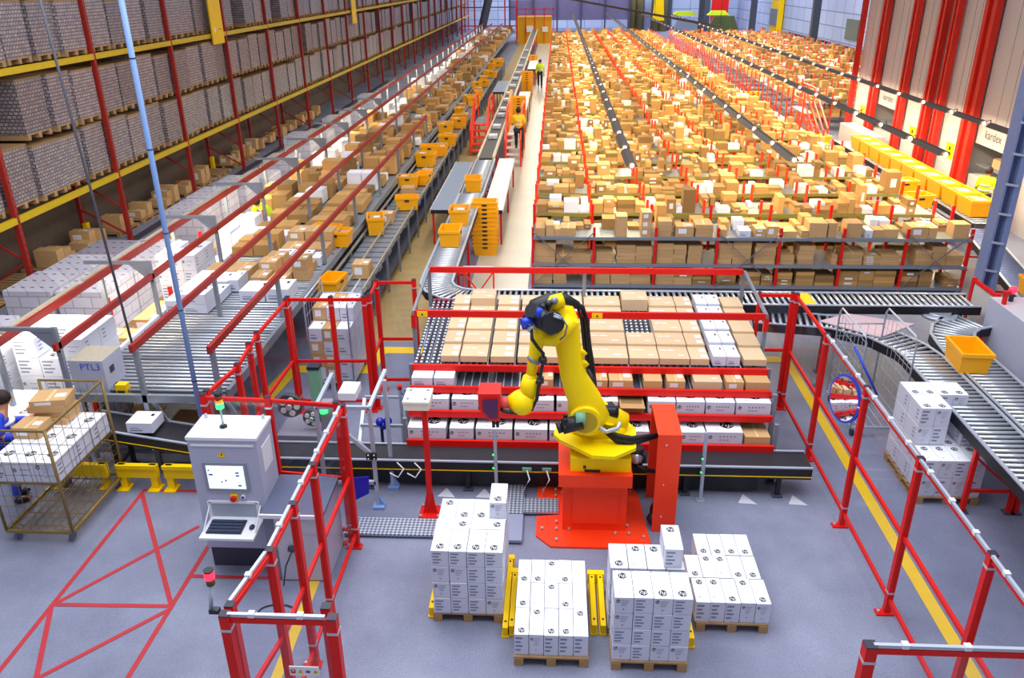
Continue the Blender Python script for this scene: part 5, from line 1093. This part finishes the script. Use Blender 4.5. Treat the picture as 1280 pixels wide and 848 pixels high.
# ================================================================ TALL STORAGE MACHINES (right)
PX = 12.95
CRED = mat('column red', '#cc220e', .5, noise=.08)
def hcol(label, ya, yb, x=PX-.25):
    t = thing('steel_column', label, 'column', (x, (ya+yb)/2, 0)); w = (yb-ya); b = MB()
    ya += .42*ya/30; w = yb-ya; b.box(x, x+.2, ya, ya+w*.3, 0, 11, CRED); part('flange', b, t); b = MB(); b.box(x, x+.2, yb-w*.3, yb, 0, 11, CRED); part('flange', b, t)
    b = MB(); b.box(x+.12, x+.16, ya+w*.3, yb-w*.3, 0, 11, CRED); part('web', b, t)
CY = [(36.5, 37.2), (33.9, 34.9), (31.1, 31.95), (28.9, 29.75), (28.0, 28.75), (25.65, 26.7), (22.7, 23.55), (18.8, 19.6)]
for i, (a, c) in enumerate(CY): hcol('tall red steel column, %s of the row beside the storage machines' % ordn(i) + ' from the back', a, c)
Zs = 2.62
def vlm(label, ya, yb, kardex):
    t = thing('storage_machine', label, 'storage machine', (PX+.3, ya, 0)); X = PX
    b = MB(); b.box(X, X+2.5, ya, yb, Zs, 11, VLMG); part('upper_casing', b, t)
    b = MB()
    for f_ in (.38, .62): y = ya+(yb-ya)*f_; b.box(X-.004, X, y-.008, y+.008, Zs, 11, DSTEEL)
    part('panel_seam', b, t)
    if kardex:
        b = MB(); b.box(X, X+2.5, ya, yb, 1.95, Zs, VLMW); b.box(X, X+2.5, ya, yb, 0, 1.0, VLMW); b.box(X+1.4, X+2.5, ya, yb, 1.0, 1.95, mat('machine interior', '#8f8470', .6)); part('front_panel', b, t)
        b = MB(); b.text('kardex', .36, (X-.005, (ya+yb)/2+.25, 2.28), (0, -1, 0), (0, 0, 1), INK); part('lettering', b, t, 'black letters kardex')
        b = MB(); b.box(X+.1, X+1.4, ya+.1, yb-.1, 1.3, 1.33, GALV); part('shelf', b, t)
    else:
        b = MB(); b.box(X, X+2.5, ya, yb, 0, Zs, VLMW); part('front_panel', b, t)
        b = MB(); m_ = (ya+yb)/2; b.box(X-.01, X, m_-.28, m_+.28, 1.15, 1.65, YEL); b.box(X-.014, X-.01, m_-.12, m_+.12, 1.3, 1.36, INK); b.cyl((X-.014, m_, 1.48), (X-.01, m_, 1.48), .07, INK, 12); part('warning_label', b, t, 'yellow warning label')
vlm('storage machine bay between the first and second red columns from the back', 34.9, 37.0, False)
vlm('storage machine with kardex lettering and a warm lit opening', 31.95, 34.37, True)
vlm('storage machine bay between the third and fourth red columns from the back', 29.75, 31.53, False)
vlm('storage machine bay with a big yellow label, left of the open shelf bay', 26.7, 28.39, False)
vlm('storage machine with kardex lettering above a dark opening with cartons', 23.55, 26.0, True)
vlm('storage machine bay at the right picture edge behind the grey column', 19.6, 23.0, False)
vlm('storage machine bay cut by the right picture edge', 15.0, 19.06, False)
for i, (y, w) in enumerate(((23.9, .4), (24.5, .5), (25.1, .45))): carton('tape', (PX+.6, y, 1.335), (.6, w, .26), 'brown carton in the dark opening of the lettered machine, %s' % from_left(2-i, 3))
t = thing('low_cabinet', 'white low cabinet in front of the red columns behind the yellow totes', 'cabinet', (12.2, 33, 0)); b = MB(); b.box(12.0, 12.62, 32.2, 35.6, 0, 1.0, VLMW); part('body', b, t); b = MB(); b.cyl((12.0, 33.6, .7), (11.98, 33.6, .7), .08, INK, 10); part('knob', b, t); 
stairs('orange red access stairs beside the rear of the pale conveyor', 10.6, 11.0, 34, 36.4, 6, 1.3, ORED)
# tall grey blue column
cx, cy = 8.42, 15.2
t = thing('lattice_column', 'tall blue grey steel column with small rungs near the right edge', 'column', (cx, cy, 0))
b = MB(); b.box(cx-.06, cx+.05, cy-.16, cy+.1, 0, 11, COLG); part('face', b, t); b = MB(); b.box(cx-.2, cx-.06, cy-.05, cy+.16, 0, 11, mat('deep blue grey', '#434b74', .5)); part('web', b, t)
b = MB(); b.box(cx-.24, cx-.2, cy-.16, cy+.16, 0, 11, COLG); part('flange', b, t)
for k in range(18): b = MB(); b.bar((cx-.23, cy-.17, .5+.55*k), (cx+.0, cy-.17, .46+.55*k), .02, .04, ALU); part('rung', b, t)
# big pale cabinet right
t = thing('machine_cabinet', 'large pale grey cabinet at the right edge beyond the conveyors', 'cabinet', (8.2, 11.5, 0))
b = MB(); b.box(7.6, 9.0, 8.0, 13.6, 0, 1.6, CAB, mat('cabinet top', '#cfccd4', .5)); part('body', b, t)
b = MB(); b.box(7.59, 7.6, 11.2, 11.22, 0.3, 1.55, DARK); b.cbox((7.57, 11.21, .3), (.04, .08, .08), WHITE); part('conduit', b, t)
b = MB(); b.box(7.8, 8.3, 11.9, 12.6, 1.6, 1.615, LABEL); b.box(7.9, 8.1, 12.0, 12.2, 1.615, 1.62, INK); part('paper', b, t)
t = thing('signal_beacon', 'small glowing red beacon on top of the large pale cabinet', 'signal lamp', (7.9, 13.4, 1.6)); b = MB(); b.cyl((7.85, 13.4, 1.6), (7.85, 13.4, 1.76), .04, DARK, 10); part('stem', b, t); b = MB(); b.sph((7.85, 13.4, 1.8), .07, GLOWR, 10); part('lens', b, t)
t = thing('red_bracket', 'short red bracket on top of the large pale cabinet', 'bracket', (7.7, 13.5, 1.6)); b = MB(); b.box(7.64, 7.69, 13.22, 13.29, 1.6, 1.8, RED); b.box(7.6, 7.74, 13.22, 13.29, 1.8, 1.84, RED); part('body', b, t)
for i in range(2): tote((9.4+.2*i, 14.9+.75*i, .835), 'yellow tote on the blue grey roller conveyor behind the pale cabinet, %s' % ('nearer', 'further')[i], sc=1.15, rz=1.4)
t = thing('framed_panel', 'white panel in a red frame standing left of the tall column', 'panel', (7.9, 15.3, 0))
b = MB(); b.box(7.8, 7.83, 13.8, 14.55, .75, 1.5, VLMW); part('panel', b, t)
for y in (13.74, 14.6): b = MB(); b.bar((7.81, y, 0), (7.81, y, 1.6), .07, .07, RED, (0, 1, 0)); part('post', b, t)
for z in (.7, 1.55): b = MB(); b.bar((7.81, 13.74, z), (7.81, 14.6, z), .06, .06, RED); part('rail', b, t)
b = MB(); b.bar((7.81, 14.2, .02), (7.81, 14.58, .5), .05, .05, RED); part('strut', b, t)
# pallet of printer cartons right
pallet('wooden pallet under the stepped white cartons beside the right conveyor', 5.5, 10.25, .85, 1.2)
PR = 'right conveyor pallet'
for i in range(4):
    for k in range(2): pbox(.2, .4, .29, 'far', 'ab'[(i+k) % 2], (5.2+.205*i, 9.87, .12+.293*k), 'white printer carton, %s column, front row, %s, %s' % (from_left(i, 4), layer(k, 9), PR))
    for k in range(4): pbox(.2, .4, .29, 'near', 'ab'[(i+k) % 2], (5.2+.205*i, 10.69, .12+.293*k), 'white printer carton, %s column, back row, %s, %s' % (from_left(i, 4), layer(k, 9), PR))
    for k in range(4 if i < 2 else (3 if i == 3 else 2)): pbox(.2, .4, .29, 'near', 'ab'[(i+k) % 2], (5.2+.205*i, 10.28, .12+.293*k), 'white printer carton, %s column, middle row, %s, %s' % (from_left(i, 4), layer(k, 9), PR))
# cages
def cage(label, x0, x1, y0, y1, h, m_, shelf=None):
    t = thing('roll_cage', label, 'roll cage', ((x0+x1)/2, (y0+y1)/2, 0)); b = MB()
    for y in (y0, y1): b.bar((x0, y, .18), (x1, y, .18), .035, .035, m_)
    for i in range(7): x = x0+(x1-x0)*i/6; b.bar((x, y0, .18), (x, y1, .18), .02, .02, m_)
    part('base_frame', b, t)
    for x in (x0, x1):
        b = MB(); b.tube([(x, y0, .18), (x, y0, h-.1), (x, y0+.08, h), (x, y1-.08, h), (x, y1, h-.1), (x, y1, .18)], .016, m_, 6); part('side_hoop', b, t)
        b = MB(); grid(b, (x, y0, .3), (0, y1-y0, 0), (0, 0, h-.4), 8, 6, .006, m_); part('side_mesh', b, t)
    b = MB(); b.tube([(x0, y1, h-.3), (x1, y1, h-.3)], .014, m_); grid(b, (x0, y1, .3), (x1-x0, 0, 0), (0, 0, h-.6), 6, 5, .006, m_); part('rear_mesh', b, t)
    for x in (x0+.05, x1-.05):
        for y in (y0+.06, y1-.06): b = MB(); b.cyl((x-.02, y, .06), (x+.02, y, .06), .06, DARK, 10); b.bar((x, y, .1), (x, y, .17), .04, .04, m_, (0, 1, 0)); part('castor', b, t)
    return t
cage('empty silver wire roll cage behind the right fence', 4.75, 5.5, 11.45, 12.7, 1.75, ALU)
b = MB(); b.cyl((4.62, 11.55, 1.55), (4.95, 11.2, .9), .018, BLUE, 8); solo('blue_rod', b, 'thin blue rod leaning in the silver roll cage', 'rod', (4.62, 11.55, 1.55))
cage('silver wire roll cage packed with cartons behind the red cell fence', -4.3, -3.55, 12.75, 13.9, 1.75, ALU)
RG = random.Random(8)
for a in range(3):
    for c_ in range(3):
        for k in range(5 if c_ > 0 else 4):
            wt = (a+c_+k) % 3 == 0 or a == 2; carton('white' if wt else 'label', (-4.17+.245*a, 12.97+.37*c_, .2+.25*k), (.235, .35, .245), '%s carton, %s column, %s row, %s, packed roll cage' % ('white' if wt else 'brown', from_left(a, 3), rowname[c_], layer(k, 9)), name='white_carton' if wt else 'carton')
# ================================================================ FAR END OF THE HALL
for i, (x, y) in enumerate(((22.6, 77.5), (21.5, 97), (22.6, 62), (19, 112), (14.6, 115), (17, 104))):
    b = MB(); b.box(x-.3, x+.3, y-.3, y+.3, 0, 14, mat('dark pillar', '#3e4453', .5)); solo('hall_pillar', b, 'dark grey hall pillar, %s counted from the camera side' % ['second nearest', 'third', 'nearest', 'fifth', 'farthest left', 'fourth'][i], 'pillar', (x, y, 0))
t = thing('yellow_machine_house', 'big yellow machine enclosure with red railings at the far end of the aisle', 'machine', (-2.4, 95, 0))
b = MB(); b.box(-4.3, -.6, 94, 98, 0, 2.7, mat('deep yellow', '#dfa200', .5)); part('body', b, t)
b = MB()
for z in (2.9, 3.5): b.bar((-4.4, 93.8, z), (-.4, 93.8, z), .08, .08, RED)
for x in (-4.4, -3.4, -2.4, -1.4, -.4): b.bar((x, 93.8, 0), (x, 93.8, 3.6), .08, .08, RED, (0, 1, 0))
part('railing', b, t, 'red railing')
b = MB(); b.box(-3.3, -2.6, 93.7, 94, 1.2, 1.8, WHITE); b.box(-1.6, -1.0, 93.7, 94, 1.2, 1.7, WHITE); part('window', b, t)
t = thing('mezzanine', 'purple grey steel platform with railing across the far end', 'platform', (2, 112, 0)); b = MB(); b.box(-6, 9, 110, 113, 4.0, 4.5, WHITE); b.box(-6, 9, 110, 110.2, 1.6, 4.0, mat('plum facade', '#6b6488', .6, noise=.2, nscale=1)); part('deck', b, t)
for x in range(-6, 10, 3): b = MB(); b.box(x-.1, x+.1, 109.8, 110, 0, 5, mat('plum post', '#4b3f66', .5)); part('post', b, t)
b = MB(); [b.cyl((9.6+1.0*i, 113, 0), (9.6+1.0*i, 113, 12), .52, mat('olive drum', '#7d734a', .6) if i != 2 else CORR, 16) for i in range(5)]; solo('silo_row', b, 'row of tall olive and grey tanks at the far end of the hall', 'tank')
t = thing('rear_machines', 'cluster of yellow and blue machinery in front of the far wall', 'machine', (17, 106, 0))
for i, (x, y, w, z0, z1, m_) in enumerate(((15.2, 105, 3, 2.2, 2.7, HIVIS), (19.4, 106, 2.6, 2.2, 2.7, HIVIS), (12.6, 109, 1.4, 1.5, 5, YEL), (20.5, 108, 4, 0, 2, mat('olive gear', '#54602e', .6, noise=.3)), (16.0, 108.5, 3.5, 0, 1.6, mat('steel gear', '#7b869c', .5, noise=.3)))): b = MB(); b.hexa([(x-w/2, y, z0), (x+w/2, y, z0), (x+w/2, y+1, z0), (x-w/2, y+1, z0), (x-w*.3, y+.2, z1), (x+w*.3, y+.2, z1), (x+w*.3, y+.8, z1), (x-w*.3, y+.8, z1)], m_); part('module', b, t)
t = thing('office_block', 'yellow and grey doorway panel beside the red door on the far right wall', 'door panel', (24.2, 100, 0))
b = MB(); b.box(23.9, 24.5, 96, 99, 0, 5.5, YEL); part('panel', b, t); b = MB(); b.box(23.8, 23.9, 96, 99, 1.5, 3.2, GALV); part('panel', b, t)
b = MB(); b.box(20.6, 22.8, 118, 118.3, 0, 3.6, RED); solo('roller_door', b, 'red door in the far wall near the right corner', 'door', (21.7, 118, 0))
for i, (y, w) in enumerate(((72, 3.0), (60, 1.4))): b = MB(); b.box(24.5, 24.6, y, y+w, 1.6, 3.2, mat('window glass', '#6f7a6e', .2)); struct('window_%d' % (i+1), b)
b = MB()
for k in range(24): b.bar((23.2, 50+1.6*k, 0), (23.2, 50+1.6*k, 1.3), .12, .12, BLACK, (0, 1, 0))
b.bar((23.2, 50, 1.3), (23.2, 88, 1.3), .15, .15, DARK); solo('guard_rail', b, 'dark low guard rail along the right wall of the hall', 'guard rail')
t = thing('duct', 'grey leaning duct at the far left end of the hall', 'duct', (-7.5, 96, 0)); b = MB(); b.tube([(-8.6, 96, 0), (-8.2, 96, 2), (-7.4, 96, 5), (-7.2, 96, 9)], .45, DSTEEL, 12); part('pipe', b, t)
t = thing('rear_scaffold', 'red scaffold frame in front of the far left wall', 'scaffold', (-8, 100, 0))
for x in (-11, -9.5, -6, -4.6): b = MB(); b.bar((x, 100, 0), (x, 100, 7), .15, .15, RED, (0, 1, 0)); part('post', b, t)
for z in (1.5, 3.5, 5.2): b = MB(); b.bar((-11, 100, z), (-4.6, 100, z), .12, .12, RED if z < 3 else DSTEEL); part('rail', b, t)

# ================================================================ PEOPLE
def skin(name, verts, edges, rads, m_, parent, root=0, sub=1):
    me = bpy.data.meshes.new(name); me.from_pydata([tuple(v) for v in verts], edges, []); me.materials.append(m_)
    o = bpy.data.objects.new(name, me); COL.objects.link(o); o.parent = parent
    md = o.modifiers.new('skin', 'SKIN'); md.use_smooth_shade = True
    if not me.skin_vertices: me.skin_vertices.new() if hasattr(me.skin_vertices, 'new') else None
    sv = me.skin_vertices[0].data
    for i, r in enumerate(rads): sv[i].radius = r if isinstance(r, tuple) else (r, r); sv[i].use_root = (i == root)
    s2 = o.modifiers.new('sub', 'SUBSURF'); s2.levels = sub; s2.render_levels = sub
    return o
def person(label, loc, facing, pose, top, legs_m, h=1.75, hivis=True, fingers=False):
    t = thing('person', label, 'person', loc, rz=facing); s = h/1.75
    J = dict(pel=(0, 0, .95), bel=(0, 0, 1.1), che=(0, .0, 1.32), nec=(0, 0, 1.5), hea=(0, -.02, 1.62), top=(0, -.02, 1.72),
             sl=(.18, 0, 1.42), el=(.24, -.02, 1.14), wl=(.24, -.14, .9), hl=(.24, -.18, .82), sr=(-.18, 0, 1.42), er=(-.24, -.02, 1.14), wr=(-.24, -.14, .9), hr=(-.24, -.18, .82),
             pl=(.1, 0, .92), kl=(.11, -.02, .5), al=(.11, .02, .09), tl=(.12, -.14, .04), pr=(-.1, 0, .92), kr=(-.11, -.02, .5), ar=(-.11, .02, .09), tr=(-.12, -.14, .04))
    J.update(pose); V_ = {k: Vector(v)*s for k, v in J.items()}
    names = ['pel', 'bel', 'che', 'nec', 'hea', 'top', 'sl', 'el', 'wl', 'hl', 'sr', 'er', 'wr', 'hr', 'pl', 'kl', 'al', 'tl', 'pr', 'kr', 'ar', 'tr']; ix = {n: i for i, n in enumerate(names)}
    E_ = [('pel', 'bel'), ('bel', 'che'), ('che', 'nec'), ('nec', 'hea'), ('hea', 'top'), ('che', 'sl'), ('sl', 'el'), ('el', 'wl'), ('wl', 'hl'), ('che', 'sr'), ('sr', 'er'), ('er', 'wr'), ('wr', 'hr'), ('pel', 'pl'), ('pl', 'kl'), ('kl', 'al'), ('al', 'tl'), ('pel', 'pr'), ('pr', 'kr'), ('kr', 'ar'), ('ar', 'tr')]
    R_ = dict(pel=.11, bel=.1, che=.12, nec=.05, hea=.085, top=.06, sl=.055, el=.042, wl=.028, hl=.035, sr=.055, er=.042, wr=.028, hr=.035, pl=.08, kl=.055, al=.038, tl=.035, pr=.08, kr=.055, ar=.038, tr=.035)
    vs = [V_[n] for n in names]; es = [(ix[a], ix[c]) for a, c in E_]; rs = [R_[n]*s for n in names]
    for sd in ('l', 'r'):     # five fingers per hand
        w_, hnd = V_['w'+sd], V_['h'+sd]; d = (hnd-w_).normalized(); sdv = d.cross(Vector((0, 0, 1))) if abs(d.z) < .9 else Vector((0, 1, 0)); sdv.normalize(); hi = ix['h'+sd]
        for q, (off, ln) in enumerate(((-.03, .065), (-.01, .075), (.012, .07), (.03, .055))):
            a = len(vs); vs += [hnd+sdv*off*s+d*.03*s, hnd+sdv*off*s+d*(.03+ln)*s+Vector((0, 0, -.015))]; es += [(hi, a), (a, a+1)]; rs += [.010, .008]
        a = len(vs); vs += [hnd-sdv*.045*s, hnd-sdv*.06*s+d*.04*s]; es += [(ix['h'+sd], a), (a, a+1)]; rs += [.012, .009]
    skin('body', vs, es, rs, SKIN, t)
    f = lambda ns, ed, rr, nm, m_, lab=None: skin(nm, [V_[n] for n in ns], [(ns.index(a), ns.index(c)) for a, c in ed], [r*s for r in rr], m_, t)
    f(['pel', 'bel', 'che', 'nec', 'sl', 'el', 'sr', 'er'], [('pel', 'bel'), ('bel', 'che'), ('che', 'nec'), ('che', 'sl'), ('sl', 'el'), ('che', 'sr'), ('sr', 'er')], [.14, .135, .15, .07, .08, .065, .08, .065], 'jacket', top)
    if pose.get('_sleeve', True):
        for sd in 'lr': f(['e'+sd, 'w'+sd], [('e'+sd, 'w'+sd)], [.062, .045], 'sleeve', top)
    f(['pel', 'pl', 'kl', 'al', 'pr', 'kr', 'ar'], [('pel', 'pl'), ('pl', 'kl'), ('kl', 'al'), ('pel', 'pr'), ('pr', 'kr'), ('kr', 'ar')], [.13, .1, .075, .06, .1, .075, .06], 'trousers', legs_m)
    b = MB(); hc = V_['hea']+Vector((0, .02, .035))*s; b.sph(hc, .105*s, HAIR, 12, (.95, 1.05, 1.05)); o = bpy.data.objects.new('hair', b.data('hair')); COL.objects.link(o); o.parent = t
    b = MB(); hf = V_['hea']+Vector((0, -.085, 0))*s
    b.sph(hf+Vector((0, -.01, -.01))*s, .016*s, SKIN, 6); [b.sph(hf+Vector((dx, .005, .02))*s, .01*s, INK, 6) for dx in (-.03, .03)]; b.box(hf.x-.02*s, hf.x+.02*s, hf.y, hf.y+.01, hf.z-.05*s, hf.z-.04*s, mat('lips', '#8c4038', .6)); o = bpy.data.objects.new('face', b.data('face')); COL.objects.link(o); o.parent = t
    b = MB(); m0 = V_['bel']
    for z in (.02, .16): c = V_['bel'].lerp(V_['che'], z*5 if z < .1 else .75); b.cyl(c-Vector((0, 0, .02)), c+Vector((0, 0, .02)), .158*s, SILV, 18)
    o = bpy.data.objects.new('reflective_band', b.data('reflective_band')); COL.objects.link(o); o.parent = t
    for sd in 'lr':
        b = MB(); a_ = V_['a'+sd]; b.sph(a_+Vector((0, -.05, -.04))*s, .075*s, BLACK, 8, (.7, 1.6, .7)); o = bpy.data.objects.new('shoe', b.data('shoe')); COL.objects.link(o); o.parent = t
    return t
p = pj = None
person('person in a hi-vis yellow top and dark trousers walking down the pale centre aisle', (-1.08, 55.6, 0), 0, {'kl': (.1, -.12, .5), 'al': (.1, -.1, .09), 'kr': (-.1, .0, .5), 'ar': (-.1, .2, .12)}, HIVIS, TROUS, 1.8)
person('person in a yellow top stepping on the white stairs beside the aisle belt', (-1.45, 32.1, .35), pi, {'kl': (.1, -.2, .62), 'al': (.1, -.12, .3), 'tl': (.1, -.25, .28), 'wl': (.2, -.32, 1.1), 'hl': (.2, -.42, 1.12), 'wr': (-.2, -.32, 1.1), 'hr': (-.2, -.42, 1.12)}, mat('golden yellow shirt', '#ffcc00', .6), TROUS, 1.8)
person('person in a hi-vis top bending between white carton blocks on the left', (-7.55, 20.6, .05), -.6, {'che': (0, -.2, 1.28), 'nec': (0, -.32, 1.38), 'hea': (0, -.4, 1.46), 'top': (0, -.44, 1.55), 'sl': (.18, -.22, 1.36), 'sr': (-.18, -.22, 1.36), 'el': (.24, -.4, 1.12), 'er': (-.24, -.4, 1.12), 'wl': (.2, -.6, 1.0), 'hl': (.2, -.7, .98), 'wr': (-.2, -.6, 1.0), 'hr': (-.2, -.7, .98)}, HIVIS, BJKT, 1.7)
person('person in hi-vis yellow and dark trousers half hidden by the red column at right', (12.1, 23.2, 0), 2.4, {}, HIVIS, TROUS, 1.8)
person('person in a blue jacket with silver bands at the left edge behind the roll cage', (-7.62, 9.3, 0), 2.2, {'che': (0, -.08, 1.3), 'nec': (0, -.12, 1.46), 'hea': (0, -.16, 1.58), 'top': (0, -.17, 1.68), 'wl': (.22, -.36, 1.12), 'hl': (.22, -.46, 1.14), 'wr': (-.2, -.38, 1.05), 'hr': (-.2, -.48, 1.07)}, BJKT, mat('blue trousers', '#2544b0', .7), 1.75)
# ================================================================ CAMERA, LIGHT
cam = bpy.data.cameras.new('camera'); co = bpy.data.objects.new('camera', cam); COL.objects.link(co)
cam.sensor_fit = 'HORIZONTAL'; cam.sensor_width = 36; cam.lens = F/1280*36; cam.clip_start = .1; cam.clip_end = 400
M = Matrix((_r, _u, -_f)).transposed().to_4x4(); M.translation = Vector((0, 0, H)); co.matrix_world = M; SC.camera = co
W = bpy.data.worlds.new('world'); SC.world = W; W.use_nodes = True; W.node_tree.nodes['Background'].inputs[0].default_value = (.80, .84, 1, 1); W.node_tree.nodes['Background'].inputs[1].default_value = .46
def area(name, loc, sx, sy, power, col, rot=(0, 0, 0)):
    l = bpy.data.lights.new(name, 'AREA'); l.shape = 'RECTANGLE'; l.size = sx; l.size_y = sy; l.energy = power; l.color = col
    o = bpy.data.objects.new(name, l); COL.objects.link(o); o.location = loc; o.rotation_euler = rot; return o
area('hall_light', (0, 7.8, 12), 15, 10, 2050, (.93, .95, 1))
area('hall_light', (-6, 14, 11.5), 10, 10, 700, (.95, .95, 1))
for X in (1.6, 5.25, 8.8): area('lamp_row_light', (X, 54, 2.9), .14, 72, 2150, (1, .79, .40))
area('lamp_row_light', (11.5, 54, 2.9), .14, 68, 2900, (1, .86, .6))
area('lamp_row_light', (-8.2, 52, 1.96), .1, 84, 1500, (1, .88, .62))
area('aisle_light', (-1.4, 60, 9), 1, 80, 2600, (1, .9, .7))
area('far_wall_fill', (6, 108, 12), 36, 6, 6000, (.85, .9, 1), (.6, 0, 0))  # fill light added to brighten the far wall, no fixture there
area('far_wall_fill', (20, 80, 12), 5, 40, 3500, (.85, .9, 1), (0, -.6, 0))  # second added fill, brightens the right wall
area('lamp_row_light', (17, 66, 4.5), .2, 52, 3000, (1, .84, .55))
SC.view_settings.view_transform = 'Standard'; SC.view_settings.look = 'None'; SC.view_settings.exposure = 0; SC.view_settings.gamma = 1; SC.view_settings.use_curve_mapping = False
SC.cycles.max_bounces = 5; SC.cycles.diffuse_bounces = 3; SC.cycles.glossy_bounces = 2; SC.cycles.transparent_max_bounces = 16

# groups: every thing of a kind that repeats carries the phrase of its row, stack or run
_by = {}
for o in SC.objects:
    if o.parent is None and o.get('label') and not o.get('kind') and not o.get('group'): _by.setdefault(o.name.split('.')[0], []).append(o)
for nm, os_ in _by.items():
    if len(os_) < 2: continue
    pl = nm.replace('_', ' '); pl = pl if pl.endswith('s') else pl+'s'
    if nm in ('belt_conveyor', 'roller_conveyor', 'floor_tape', 'safety_fence', 'packing_table', 'stair_platform', 'roll_cage', 'storage_machine', 'signal_beacon', 'aluminium_frame', 'person'): continue
    for o in os_:
        seg = o['label'].split(',')[-1].strip() if nm in ('carton', 'white_carton', 'printer_carton') and ',' in o['label'] else ''
        o['group'] = pl+(', '+seg if seg else ' of the warehouse')
